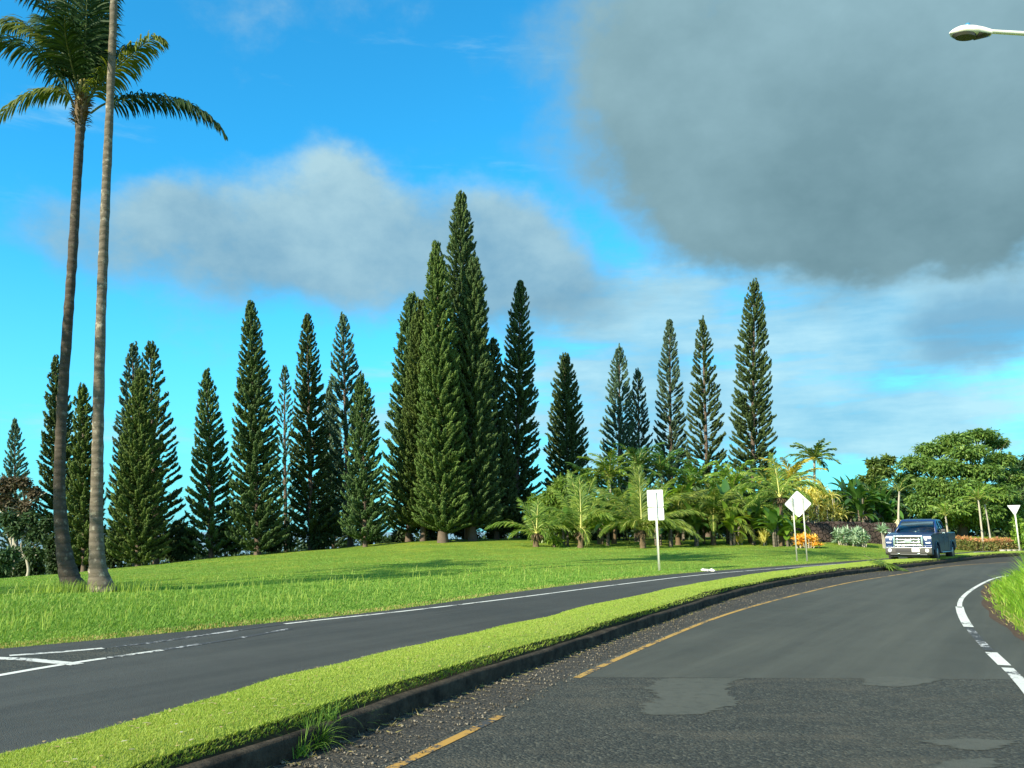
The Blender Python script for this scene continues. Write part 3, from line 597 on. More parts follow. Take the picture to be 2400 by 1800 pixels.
pb = gpt(215, 22.5); cl = pb[None, :2] + rs.randn(900, 2) * [.75, .35] + [0, -.35]; blades(g, np.c_[cl, gz(cl)], .15 + .3 * rs.rand(900), .018, .3, rs, 2, True)
tag(g.build('field_grass', [M['blade'], M['blade_dry'], leafmat('seeding_blade', [(.16, .28, .03), (.26, .36, .06), (.36, .42, .12)], .3, .6, .2)]), 'long bright green grass of the field left of the road', 'grass', kind='stuff')
n = 42000; s = rs.choice(len(BANK) - 1, n); f = rs.rand(n); base = BANK[s] * (1 - f)[:, None] + BANK[s + 1] * f[:, None]; Tb = norm(np.gradient(BANK, axis=0))[s]
nb = np.stack([Tb[:, 1], -Tb[:, 0]], 1); off = rs.rand(n)**.8 * 3.2 + .02; P = base + nb * off[:, None]; k = (P[:, 1] > 6) & (P[:, 1] < 40) & (P[:, 0] < 24); P = P[k]; off = off[k]; d = np.linalg.norm(P, axis=1)
g = Geo(); hh = (.12 + .30 * rs.rand(len(P))) * np.clip(.3 + off / .9, .3, 1.25); dry = rs.rand(len(P)) < np.clip(.75 - off / .55, .03, .8)
blades(g, np.c_[P, gz(P)][~dry], hh[~dry], (.006 + .0009 * d)[~dry], .8, rs, 0, True, wind=(-.5, .1)); blades(g, np.c_[P, gz(P)][dry], hh[dry] * .7, (.005 + .0006 * d)[dry], 1.4, rs, 1, True, wind=(-.4, .1))
Dt = 15.5 + 9 * rs.rand(700); ut = 2388 + 60 * rs.rand(700)**1.2; Pt = np.stack([(ut - 1200) / FPX * Dt, Dt], 1); Pt = Pt[-sdist(Pt, BANK) > .5]
blades(g, np.c_[Pt, gz(Pt)], .45 + .55 * rs.rand(len(Pt)), .022, .35, rs, 0, True, wind=(-.5, .1))
tag(g.build('bank_grass', [leafmat('bank_blade', [(.09, .22, .015), (.17, .32, .025), (.30, .42, .06)], .35, .55, .25), M['blade_dry']]), 'long bright grass spilling over the right bank', 'grass', kind='stuff')
ribbon('bank_dirt', offs(BANK, .05 + .05 * np.sin(np.arange(90) * 2.1)), offs(BANK, -.35), .0040, M['dirt'], 'strip of reddish dirt at the foot of the right bank')

# ---------------------------------------------------------------- cook pines
FOXV = []; FOXF = []
def foxtail():
    g = Geo(); rr = [(0, .45), (.3, .85), (.62, 1.0), (.88, .75)]; n = 5
    P = [np.c_[np.full(n, x), r * (1 + .25 * np.cos(np.arange(n) * 2.4 + i)) * np.cos(np.arange(n) * 2 * np.pi / n + i * .6), r * np.sin(np.arange(n) * 2 * np.pi / n + i * .6)] for i, (x, r) in enumerate(rr)]
    V = np.vstack(P + [[[1.04, 0, 0]]]); F = []
    for i in range(3):
        for j in range(n): a, b = i * n + j, i * n + (j + 1) % n; F += [[a, b, b + n], [a, b + n, a + n]]
    for j in range(n): F.append([15 + j, 15 + (j + 1) % n, 20])
    r = np.random.RandomState(3)                      # needle tufts standing off the core
    for k in range(18):
        x = .08 + .9 * r.rand(); a = r.rand() * 6.28; R_ = 1.75; w = .07
        c = np.array([x, .5 * math.cos(a), .5 * math.sin(a)]); t = np.array([x + .17, R_ * math.cos(a), R_ * math.sin(a)])
        s = np.array([w, -.45 * math.sin(a), .45 * math.cos(a)]); b = len(V); V = np.vstack([V, c - s, c + s, t]); F.append([b, b + 1, b + 2])
    return V, np.array(F)
FV, FF = foxtail()
def pine(u0, v0, ub, D, halfpx, dens=1.0, mat='pine_a', low=.02, p=.72, spire=1, label='', seed=0, name='cook_pine', group='tall cook pines', trunk_r=None, inner=0.0, airy_top=0.0):
    rs = np.random.RandomState(seed + 100); base = gpt(ub, D); base[2] -= .15; apex = atd(u0, v0, D); H = apex[2] - base[2]; W_ = halfpx / FPX * D
    root = thing(name, label, 'tree', base, group); ax = (apex - base) / H
    bend = rs.randn(2) * .004 * H
    def axp(h): h = np.asarray(h, float); b = np.stack([np.sin(h * np.pi)] * 2, -1) * bend; return np.stack([ax[0] * h * H + b[..., 0], ax[1] * h * H + b[..., 1], h * H], -1)
    g = Geo(); hs = np.linspace(0, .985, 26); r0 = trunk_r or .011 * H
    tube(g, axp(hs), r0 * (1 - hs)**.85 + .02 + r0 * .35 * np.exp(-hs * 60), 9, 0, jit=.12, rg=rs); g.build('trunk', M['bark'], root, True)
    cg = Geo(); D_, O_, S_ = [], [], []; z = H * low + .5
    step = .33 / dens**.5
    while z < H * .975:
        h = z / H; t = 1 - h
        prof_ = t**p * (1 - .06 * t**3) * min(1, .42 + 5.5 * t); 
        k = max(4, int(round((5.4 * dens**.5 + 1.2 * t))))
        if rs.rand() < .06: k -= 2
        a0 = rs.rand() * 6.28; Lw = W_ * prof_ + .12
        for q in range(k):
            az = a0 + q * 6.283 / k + rs.randn() * .12; L = Lw * (.86 + .22 * rs.rand()) * (1 if rs.rand() > .05 else .55)
            e0 = .20 + .70 * max(0, .12 - t) / .12 + .30 * (1 - t) + rs.randn() * .07 - .18 * t
            s = np.linspace(0, 1, 5); ca, sa = math.cos(az), math.sin(az)
            r = L * s; up = L * (math.tan(e0) * s + .30 * s**2.2)
            C = axp(h) + np.array([0, 0, rs.randn() * .08])
            Pb = np.stack([C[0] + r * ca, C[1] + r * sa, C[2] + up], 1)
            tube(cg, Pb, np.linspace(.020 + .008 * L, .012, 5), 3, 1, cap=False)
            n = max(3, int((L + .1) / .19 * (.62 + .38 * dens))); ss = np.linspace(np.clip(.75 - .42 * dens + .1 * airy_top * h, .15, .6), 1.0, n) + rs.randn(n) * .03; ss[-1] = 1
            ss = np.clip(ss, .1, 1); X = np.stack([np.interp(ss, s, Pb[:, i]) for i in range(3)], 1)
            sg = np.where(np.arange(n) % 2 == 0, 1, -1.0); sd = sg * (.85 - .5 * ss) * (.6 + .6 * rs.rand(n)); sd[-1] = 0
            el = e0 + .65 * ss + .15 + rs.randn(n) * .15
            a = az + sd; d = np.stack([np.cos(a) * np.cos(el), np.sin(a) * np.cos(el), np.sin(el)], 1)
            ln = (.36 + .20 * rs.rand(n)) * (.55 + .45 * min(1, L / 1.2)); w = (.068 + .030 * rs.rand(n)) * (.75 + .25 * min(1, L))
            D_.append(d); O_.append(X - d * ln[:, None] * .15); S_.append(np.stack([ln, w, w], 1))
        z += step * (.75 + .5 * rs.rand()) * (.55 + .45 * min(1, t * 5))
    if spire:                                            # leader with its last small whorls
        for i in range(int(5 * spire) + 3):
            h = 1 - .012 * i * spire - .002; Cc = axp(h)
            for q in range(4):
                az = rs.rand() * 6.28; ln = .10 + .07 * i; e = .9 - .05 * i; D_.append(np.array([[math.cos(az) * math.cos(e), math.sin(az) * math.cos(e), math.sin(e)]])); O_.append(Cc[None]); S_.append(np.array([[ln, .035, .035]]))
        D_.append(np.array([[ax[0], ax[1], 1.0]])); O_.append(axp(.985)[None]); S_.append(np.array([[.02 * H, .04, .04]]))
    D_ = np.vstack(D_); O_ = np.vstack(O_); S_ = np.vstack(S_)
    inst(cg, FV, FF, frames(D_, rs.rand(len(D_)) * 6.28, S_), O_, 0)
    cg.build('crown', [M[mat], M['limb']], root)
    return root
PINES = [
 dict(u0=34, v0=982, ub=44, D=100, halfpx=51, dens=.75, mat='pine_c', label='small thin cook pine rising over the brown tree at far left', p=.8),
 dict(u0=128, v0=841, ub=140, D=68, halfpx=59, dens=1.0, mat='pine_a', label='cook pine half hidden behind the left curved palm trunk'),
 dict(u0=191, v0=911, ub=196, D=61, halfpx=43, dens=1.3, mat='pine_b', label='slim dense cook pine framed between the two tall palm trunks', spire=0, p=.6),
 dict(u0=312, v0=805, ub=318, D=74, halfpx=66, dens=.75, mat='pine_c', label='airy cook pine with pointed top just right of the pale palm trunk'),
 dict(u0=330, v0=870, ub=322, D=61, halfpx=63, dens=1.4, mat='pine_b', label='dense yellow green cook pine in front between two airy ones', spire=0, low=.0),
 dict(u0=352, v0=803, ub=366, D=66, halfpx=68, dens=.75, mat='pine_a', label='airy cook pine with tufted top and bare looking trunk beside the dense one', p=.68),
 dict(u0=483, v0=872, ub=494, D=66, halfpx=59, dens=1.0, mat='pine_a', label='shorter dark cook pine standing apart with sky on both sides', low=.0, p=.78),
 dict(u0=586, v0=708, ub=604, D=65, halfpx=65, dens=1.25, mat='pine_a', label='tallest cook pine of the left row with a thin spire', low=.0),
 dict(u0=667, v0=853, ub=672, D=92, halfpx=38, dens=.45, mat='pine_c', label='thin see-through cook pine far behind in the left row', p=.7, spire=0),
 dict(u0=719, v0=735, ub=730, D=70, halfpx=57, dens=1.0, mat='pine_a', label='cook pine with light gaps in the middle of the left row', low=.04),
 dict(u0=771, v0=908, ub=782, D=86, halfpx=43, dens=1.0, mat='pine_c', label='small cook pine peeking between two tall ones in the left row'),
 dict(u0=804, v0=741, ub=822, D=74, halfpx=65, dens=.75, mat='pine_c', label='airy cook pine with a fine spire near the right end of the left row', p=.66),
 dict(u0=845, v0=888, ub=856, D=65, halfpx=52, dens=1.1, mat='pine_a', label='lower dark cook pine closing the right end of the left row', low=.0, p=.6),
 dict(u0=965, v0=689, ub=958, D=70, halfpx=66, dens=1.4, mat='pine_a', label='leftmost cook pine of the central clump with a fine tip', low=.02, p=.6, group='central clump of cook pines'),
 dict(u0=987, v0=704, ub=992, D=67, halfpx=62, dens=1.5, mat='pine_b', label='bright cook pine just behind the left flank of the central clump', low=.04, p=.6, group='central clump of cook pines'),
 dict(u0=1021, v0=570, ub=1038, D=64, halfpx=64, dens=1.7, mat='pine_b', label='second tallest cook pine with dense yellow green foliage in the central clump', low=.022, p=.62, group='central clump of cook pines', trunk_r=.32),
 dict(u0=1081, v0=448, ub=1100, D=69, halfpx=76, dens=1.2, mat='pine_a', label='tallest cook pine of all with a knobbed spire', low=.05, p=.62, spire=2, group='central clump of cook pines', airy_top=1),
 dict(u0=1112, v0=606, ub=1108, D=66, halfpx=70, dens=1.5, mat='pine_a', label='dense cook pine on the right of the tallest one with visible trunk foot', low=.03, p=.6, group='central clump of cook pines', trunk_r=.30),
 dict(u0=1157, v0=800, ub=1164, D=70, halfpx=50, dens=1.2, mat='pine_a', label='short dark cook pine tucked into the right side of the clump', p=.6, group='central clump of cook pines'),
 dict(u0=1220, v0=663, ub=1208, D=74, halfpx=56, dens=1.1, mat='pine_a', label='dark slender cook pine standing just right of the clump', p=.55, low=.01, group='central clump of cook pines'),
 dict(u0=1323, v0=833, ub=1334, D=80, halfpx=62, dens=1.25, mat='pine_a', label='blunt topped cook pine above the bright green shrub', p=.62, spire=0, group='cook pines behind the palm garden'),
 dict(u0=1452, v0=814, ub=1452, D=86, halfpx=58, dens=.75, mat='pine_c', label='round topped airy cook pine, taller of the close pair', p=.66, spire=0, group='cook pines behind the palm garden'),
 dict(u0=1495, v0=866, ub=1498, D=88, halfpx=44, dens=.75, mat='pine_c', label='smaller airy cook pine, right one of the close pair', p=.7, spire=0, group='cook pines behind the palm garden'),
 dict(u0=1570, v0=749, ub=1578, D=87, halfpx=48, dens=.75, mat='pine_c', label='narrow airy cook pine with a thin bare leader', p=.66, group='cook pines behind the palm garden'),
 dict(u0=1646, v0=749, ub=1660, D=82, halfpx=62, dens=.75, mat='pine_a', label='airy cook pine with dark visible trunk, second from the right', p=.75, group='cook pines behind the palm garden'),
 dict(u0=1769, v0=662, ub=1764, D=80, halfpx=58, dens=.9, mat='pine_a', label='tall rightmost cook pine standing clear of the others', p=.52, group='cook pines behind the palm garden'),
]
for i, k in enumerate(PINES): pine(seed=i, **k)

# ---------------------------------------------------------------- coconut palms
def frond_geo(g, P, rs, ll=.8, w=.045, gap=.055, droop=1.6, vee=.35, s0=.14, rr=.032, m=0, mr=1, seg=3, fwd=.55, roll=0.0):
    """one pinnate leaf along path P: midrib and two rows of leaflets hanging under their weight"""
    n = len(P); T = norm(np.gradient(P, axis=0)); L = np.linalg.norm(np.diff(P, axis=0), axis=1).sum()
    tube(g, P, np.linspace(rr, rr * .22, n), 5, mr, cap=False)
    N = int(L * (1 - s0) / gap); s = np.linspace(s0, .995, N); idx = s * (n - 1)
    for sg in (-1, 1):
        q = idx + rs.randn(N) * .1; q = np.clip(q, 0, n - 1.001); i = q.astype(int); f = (q - i)[:, None]
        X = P[i] * (1 - f) + P[i + 1] * f; t = norm(T[i] * (1 - f) + T[i + 1] * f)
        sd = np.cross(t, [0, 0, 1.0]); sd = norm(sd + 1e-6); nn = np.cross(sd, t)
        if roll: c, s_ = math.cos(roll), math.sin(roll); sd, nn = sd * c + nn * s_, nn * c - sd * s_
        pf = np.sin(np.pi * np.clip(.12 + .86 * s, 0, 1))**.6
        a = fwd + .55 * s
        D = sd * sg * np.cos(a)[:, None] + t * np.sin(a)[:, None] + nn * (vee + rs.randn(N) * .12)[:, None]
        D = D + rs.randn(N, 3) * .05
        straps(g, X, D, ll * pf * (.85 + .3 * rs.rand(N)), w * (.8 + .4 * rs.rand(N)), droop * (.7 + .6 * rs.rand(N)), seg, m, 'leaf', side=t + rs.randn(N, 3) * .25)
def arch(base, az, L, e0, curl, n=14):
    s = np.linspace(0, 1, n); e = e0 - curl * s**1.25; ds = L / (n - 1)
    r = np.concatenate([[0], np.cumsum(np.cos(e[:-1]) * ds)]); z = np.concatenate([[0], np.cumsum(np.sin(e[:-1]) * ds)])
    return np.stack([base[0] + r * math.cos(az), base[1] + r * math.sin(az), base[2] + z], 1)
def palm_trunk(root, base, pts, rad, mat, sides=14):
    g = Geo(); P = cr(np.array(pts), 90); R = np.interp(np.linspace(0, 1, 90), np.linspace(0, 1, len(rad)), rad)
    rg = np.random.RandomState(len(pts)); R = R * (1 + .035 * np.sin(np.arange(90) * 2.6)) * (1 + .03 * rg.randn(90))
    tube(g, P - base, R, sides, 0, jit=.07, rg=rg); return g.build('trunk', mat, root, True)

Z1 = lambda pts: [(x / 3.687, y / 3.687) for x, y in pts]
# left palm: crown in view
D1 = 23.0; b1 = gpt(184, D1); b1[2] -= .1
palm1 = thing('coconut_palm', 'tall coconut palm with drooping crown in view and dark curved trunk', 'palm tree', b1, 'tall coconut palms on the verge')
tr = [(184, 1396), (166, 1362), (150, 1290), (140, 1180), (141, 1060), (147, 930), (158, 770), (170, 600), (180, 430), (187, 320), (190, 268)]
palm_trunk(palm1, b1, [atd(u, v, D1) for u, v in tr], [.36, .27, .19, .155, .14, .135, .13, .125, .12, .125, .15], M['trunk_dark'])
cb1 = atd(190, 262, D1)
g = Geo(); rs = np.random.RandomState(5)
n = 260; a = rs.rand(n) * 6.28; h = rs.rand(n); Pp = np.stack([b1[0] * 0 + (cb1 - b1)[0] + np.cos(a) * (.12 + .05 * h), (cb1 - b1)[1] + np.sin(a) * (.12 + .05 * h), (cb1 - b1)[2] - .45 + h * .95], 1)
straps(g, Pp, np.stack([np.cos(a) * .6, np.sin(a) * .6, 1 - 1.2 * rs.rand(n)], 1), .12 + .16 * rs.rand(n), .05, .9, 2)
tube(g, np.array([cb1 - b1 + [0, 0, -.5], cb1 - b1, cb1 - b1 + [0, 0, .35], cb1 - b1 + [0, 0, .7]]), [.13, .19, .17, .06], 9, 0, jit=.3)
g.build('fibre_sheath', M['fibre'], palm1)
g = Geo()
for k in range(7):
    a = k * .9; tube(g, cr(np.array([cb1 - b1 + [.10 * math.cos(a), .10 * math.sin(a), .05], cb1 - b1 + [.13 * math.cos(a), .13 * math.sin(a), .5], cb1 - b1 + [.10 * math.cos(a), .10 * math.sin(a), 1.0 + .15 * (k % 3)]]), 8), np.linspace(.07, .03, 8), 6, 0)
g.build('leaf_bases', M['yellowshaft'], palm1)
FR1 = [  # (points in the crown close-up, depth offsets, material, leaflet length, droop)
 ([(745, 1010), (850, 930), (950, 882), (1200, 838), (1500, 868), (1720, 950), (1880, 1080), (1955, 1185)], (0, .4), 'coco', .62, 2.9, .16),
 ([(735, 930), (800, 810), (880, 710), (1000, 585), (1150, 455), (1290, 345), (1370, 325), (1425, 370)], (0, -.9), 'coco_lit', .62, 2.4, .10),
 ([(745, 900), (830, 740), (930, 590), (1020, 480), (1090, 405), (1125, 400), (1150, 430)], (0, 1.6), 'coco', .60, 2.4, .15),
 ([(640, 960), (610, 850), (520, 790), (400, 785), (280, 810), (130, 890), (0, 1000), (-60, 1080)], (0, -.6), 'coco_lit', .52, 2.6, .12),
 ([(650, 950), (590, 800), (480, 620), (350, 490), (200, 400), (60, 360), (-80, 400), (-200, 520)], (0, -1.2), 'coco', .78, 2.2, .14),
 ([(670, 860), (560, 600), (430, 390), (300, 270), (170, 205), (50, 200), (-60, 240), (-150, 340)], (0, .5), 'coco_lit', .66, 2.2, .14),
 ([(670, 850), (620, 560), (540, 320), (430, 110), (290, -40), (130, -110), (0, -90)], (0, -.4), 'coco', .80, 1.8, .14),
 ([(690, 850), (665, 520), (620, 250), (560, 20), (470, -180), (350, -300)], (0, -1.0), 'coco', .82, 1.6, .16),
 ([(690, 850), (690, 520), (660, 250), (640, 0), (600, -250), (580, -420)], (0, 1.0), 'coco', .82, 1.5, .16),
 ([(700, 850), (720, 560), (740, 300), (750, 50), (760, -200), (800, -400)], (0, -1.4), 'coco', .82, 1.5, .16),
 ([(710, 860), (770, 600), (820, 380), (870, 180), (930, 10), (1010, -120)], (0, .6), 'coco', .70, 1.9, .15),
 ([(715, 860), (760, 620), (840, 330), (900, 90), (950, -60), (990, -130), (1040, -100)], (0, -.5), 'coco', .62, 2.0, .15),
 ([(690, 850), (640, 640), (600, 470), (570, 330), (560, 200), (570, 120)], (0, -2.2), 'coco', .75, 1.9, .16),
 ([(700, 850), (720, 650), (750, 480), (790, 340), (830, 250)], (0, 2.0), 'coco', .75, 1.9, .16),
 ([(680, 850), (610, 620), (520, 400), (440, 250), (380, 170), (330, 150)], (0, 1.8), 'coco', .72, 2.0, .15),
]
for i, (px, dd, mt, ll, dr, s0) in enumerate(FR1):
    q = Z1(px); m_ = len(q); dep = [D1 + dd[0] + (dd[1] - dd[0]) * (j / (m_ - 1.0)) for j in range(m_)]
    P = resample(cr(np.array([atd(u, v, d_) for (u, v), d_ in zip(q, dep)]), 60), 26) - b1
    P = np.vstack([(cb1 - b1 + [0, 0, .1])[None] * .6 + P[:1] * .4, P[1:]])
    g = Geo(); frond_geo(g, P, np.random.RandomState(40 + i), ll=ll * 1.3, w=.056, gap=.034, droop=dr, s0=s0, rr=.035, vee=.15, seg=4)
    g.build('frond', [M[mt], M['rachis_dark']], palm1)
# right palm: pale trunk leaving the picture at the top, crown above it
D2 = 22.0; b2 = gpt(236, D2); b2[2] -= .1
palm2 = thing('coconut_palm', 'taller coconut palm with pale trunk running out of the top of the picture', 'palm tree', b2, 'tall coconut palms on the verge')
tr2 = [(240, 1392), (230, 1340), (226, 1240), (228, 1100), (231, 950), (236, 760), (242, 600), (249, 430), (256, 280), (262, 140), (267, 0), (270, -180), (270, -330)]
palm_trunk(palm2, b2, [atd(u, v, D2) for u, v in tr2], [.36, .22, .16, .145, .138, .13, .122, .115, .108, .10, .10, .10, .12], M['trunk_pale'])
cb2 = atd(270, -330, D2) - b2
g = Geo(); tube(g, np.array([cb2 + [0, 0, -.5], cb2, cb2 + [0, 0, .4], cb2 + [0, 0, .8]]), [.13, .2, .16, .05], 9, 0, jit=.3); g.build('fibre_sheath', M['fibre'], palm2)
for i in range(20):
    rs = np.random.RandomState(70 + i); az = i * 2.399; e = 1.25 - 1.25 * (i / 20.0); g = Geo()
    frond_geo(g, arch(cb2 + [0, 0, .2], az, 3.4 + .5 * rs.rand(), e, 1.5 + .5 * rs.rand(), 22), rs, ll=.75, gap=.055, droop=2.2, vee=.2); g.build('frond', [M['coco'], M['rachis']], palm2)

def young_palm(u, D, trunk_h, fr, label, name='coconut_palm', mats=('coco_y', 'rachis_pale'), ll=.9, gap=.036, w=.055, seed=0, tr_r=.16, group=None, droop=1.35, rr=.05, skirt=True, tmat='fibre', vee=.12, v0=None):
    """fr: list of (azimuth, length, start elevation, curl) or an int for a random crown"""
    b = gpt(u, D); b[2] -= .08; rs = np.random.RandomState(seed + 300); root = thing(name, label, 'palm tree', b, group)
    if v0 is not None: trunk_h = atd(u, v0, D)[2] - b[2]
    g = Geo(); lean = rs.randn(2) * .04 * trunk_h; s = np.linspace(0, 1, 12)
    P = np.stack([lean[0] * s**2, lean[1] * s**2, s * trunk_h], 1); tube(g, P, tr_r * (1.25 - .3 * s + .3 * np.exp(-s * 9)) * (1 + .05 * rs.randn(12)), 9, 0, jit=.2, rg=rs); g.build('trunk', M[tmat], root)
    top = P[-1]
    if skirt:
        g = Geo(); n = 60; a = rs.rand(n) * 6.28; straps(g, np.tile(top, (n, 1)) + np.stack([np.cos(a), np.sin(a), rs.rand(n) * 2 - 2.2], 1) * tr_r * .9, np.stack([np.cos(a), np.sin(a), .2 - .8 * rs.rand(n)], 1), .25 + .35 * rs.rand(n), .09, 1.8, 3); g.build('dry_skirt', M['fibre'], root)
    if isinstance(fr, int):
        fr = [(i * 2.399 + rs.randn() * .2, (3.3 + .8 * rs.rand()) , 1.35 - 1.25 * i / fr, 1.1 + .7 * rs.rand()) for i in range(fr)]
    cg = Geo()
    for az, L, e0, cl in fr:
        frond_geo(cg, arch(top + [0, 0, -.05], az, L, e0, cl, 13), rs, ll=ll, gap=gap, w=w, droop=droop * (.8 + .4 * rs.rand()), rr=rr, seg=3, vee=vee, m=0, mr=1, fwd=.85, s0=.10)
    cg.build('crown', [M[mats[0]], M[mats[1]]], root); return root
pi = math.pi; YG = 'coconut palms of the garden edge'
young_palm(1256, 57, .95, [(pi + .05, 3.5, .62, 1.25), (pi * .80, 2.7, 1.25, .55), (pi * .45, 2.5, 1.35, .6), (.25, 3.1, .80, 1.3), (-.35, 2.5, .7, 1.5), (-1.2, 1.9, .6, 1.7), (pi + .5, 2.1, .4, 1.2), (.9, 2.5, 1.0, .9), (pi * .6, 2.4, .9, .9)],
  'small leaning coconut palm at the left end of the garden with frond reaching left', seed=1, group=YG)
young_palm(1361, 56, 1.1, [(pi * .62, 4.5, 1.35, .45), (pi * .35, 4.6, 1.25, .7), (-.9, 3.3, .9, 1.5), (pi + .1, 3.8, .75, 1.3), (pi - .15, 3.3, 1.0, 1.1), (.1, 3.3, .95, 1.35), (-.3, 3.1, .8, 1.5), (-1.45, 2.1, .45, 2.0), (.5, 3.8, 1.2, .7), (pi * .8, 3.8, 1.2, .7), (pi * 1.2, 2.8, .8, 1.4), (pi * .5, 3.8, 1.45, .3), (-.8, 2.9, 1.0, 1.4)],
  'coconut palm with one pale frond hanging straight down its front', seed=2, group=YG, ll=.9)
young_palm(1507, 55, 1.2, [(pi * .58, 4.6, 1.42, .3), (pi * .3, 4.4, 1.2, .7), (pi * .82, 4.4, 1.05, .8), (pi + .05, 4.4, .75, 1.2), (-2.2, 3.0, .7, 1.7), (-.95, 3.2, .75, 1.6), (-2.6, 3.6, .5, 1.4), (-.35, 4.0, .35, 1.2), (pi - .2, 3.8, .95, 1.0), (0., 4.4, .70, 1.1), (.1, 4.2, 1.05, 1.0), (-.2, 3.6, .6, 1.5), (-.6, 2.9, .7, 1.7), (-1.4, 1.9, .6, 1.8), (pi + .35, 3.2, .55, 1.6), (.35, 4.4, 1.25, .8), (pi * .5, 4.2, 1.5, .3), (-pi * .62, 2.6, .8, 1.7)],
  'broad coconut palm with wide arching fronds behind the rectangular sign', seed=3, group=YG, ll=.92)
young_palm(1672, 60, 1.8, 20, 'taller coconut palm to the right of the broad one', seed=4, group=YG, ll=.9)
young_palm(1832, 58, 3.3, [(pi * .55, 3.2, 1.45, .4), (0.0, 3.9, .8, 1.9), (pi, 3.4, .8, 1.5), (-.3, 3.0, 1.0, 1.8), (.3, 3.0, 1.2, 1.3), (pi * 1.2, 2.8, .5, 1.3), (pi * .8, 3.3, 1.1, 1.2), (-1.3, 2.5, .7, 2.0), (-.9, 2.9, .6, 2.0), (pi + .4, 3.3, .2, 1.2), (pi * .35, 3.0, 1.2, 1.0)], 'coconut palm beside the diamond sign with a frond sweeping down to the right', seed=5, group=YG, ll=.85)
young_palm(1760, 62, 1.9, 19, 'half hidden coconut palm behind the left edge of the diamond sign', seed=6, group=YG, ll=.85)
young_palm(1590, 61, 1.7, 19, 'coconut palm filling the gap behind the broad one', seed=7, group=YG, ll=.9)
young_palm(1440, 62, 2.0, 18, 'coconut palm rising between the first two garden palms', seed=8, group=YG, ll=.85)
# palms further back whose heads show over the garden
BG = 'palms rising behind the garden'
for k, (u, D, v0, n, mt, lb) in enumerate([(1437, 69, 1105, 13, ('lime', 'rachis'), 'yellow green palm head below the round topped pine pair'), (1500, 70, 1085, 12, ('banana', 'rachis'), 'palm head directly under the smaller airy pine'), (1560, 71, 1095, 12, ('banana', 'rachis'), 'palm head under the narrow airy pine'),
      (1722, 68, 1130, 12, ('lime', 'rachis'), 'lime green palm head left of the tall rightmost pine foot'), (1860, 68, 1120, 12, ('golden', 'rachis'), 'golden yellow palm head above the diamond sign'), (1800, 70, 1135, 12, ('banana', 'rachis'), 'palm head right below the tall rightmost pine'),
      (2052, 72, 1165, 12, ('banana', 'rachis'), 'dark palm head left of the spreading tree'), (1380, 70, 1130, 12, ('banana', 'rachis'), 'palm head beside the bright green shrub'), (1632, 72, 1125, 12, ('lime', 'rachis'), 'bright palm head under the pine with the dark trunk'), (1686, 70, 1150, 11, ('banana', 'rachis'), 'low palm head in the middle of the garden')]):
    young_palm(u, D, 3, [(i * 2.399 + k, 2.7 + (i * 7 % 5) * .18, 1.4 - 1.5 * i / (n + 5), 1.2) for i in range(n + 5)], lb, name='garden_palm', mats=mt, ll=.8, gap=.075, w=.10, seed=20 + k, tr_r=.08, group=BG, skirt=False, tmat='palegrey', v0=v0 + 14, droop=1.0)
# thin white stemmed palms by the spreading tree
TG = 'thin stemmed palms by the hedge'
for k, (u, D, v0, n, mt, lb) in enumerate([(2108, 63, 1150, 9, ('shade', 'rachis'), 'thin palm with a pale seed skirt behind the truck cab'), (2225, 66, 1208, 10, ('lime', 'rachis'), 'short pale stemmed palm right behind the truck bed'), (2306, 66, 1170, 11, ('lime', 'rachis'), 'taller white stemmed palm behind the hedge'),
      (2324, 67, 1180, 9, ('lime', 'rachis'), 'white stemmed palm just right of the taller one behind the hedge'), (2028, 64, 1185, 9, ('banana', 'rachis'), 'pale stemmed palm above the silvery shrub')]):
    t_ = young_palm(u, D, 3, [(i * 2.399 + k, 1.7 + (i * 7 % 5) * .12, 1.3 - 1.1 * i / n, 1.2) for i in range(n)], lb, name='slender_palm', mats=mt, ll=.5, gap=.08, w=.07, seed=50 + k, tr_r=.065, group=TG, skirt=False, tmat='palegrey', v0=v0, droop=1.2)
    if k == 0:
        g = Geo(); rs = np.random.RandomState(3); n_ = 160; a = rs.rand(n_) * 6.28; hh_ = 1.2 + 1.1 * rs.rand(n_); zz = np.full(n_, 1.15) + .75 * rs.rand(n_)
        straps(g, np.stack([.05 * np.cos(a), .05 * np.sin(a), zz], 1), np.stack([np.cos(a), np.sin(a), -.1 - rs.rand(n_)], 1), .25 + .25 * rs.rand(n_), .06, 1.2, 2); g.build('seed_spray', M['flower'], t_)

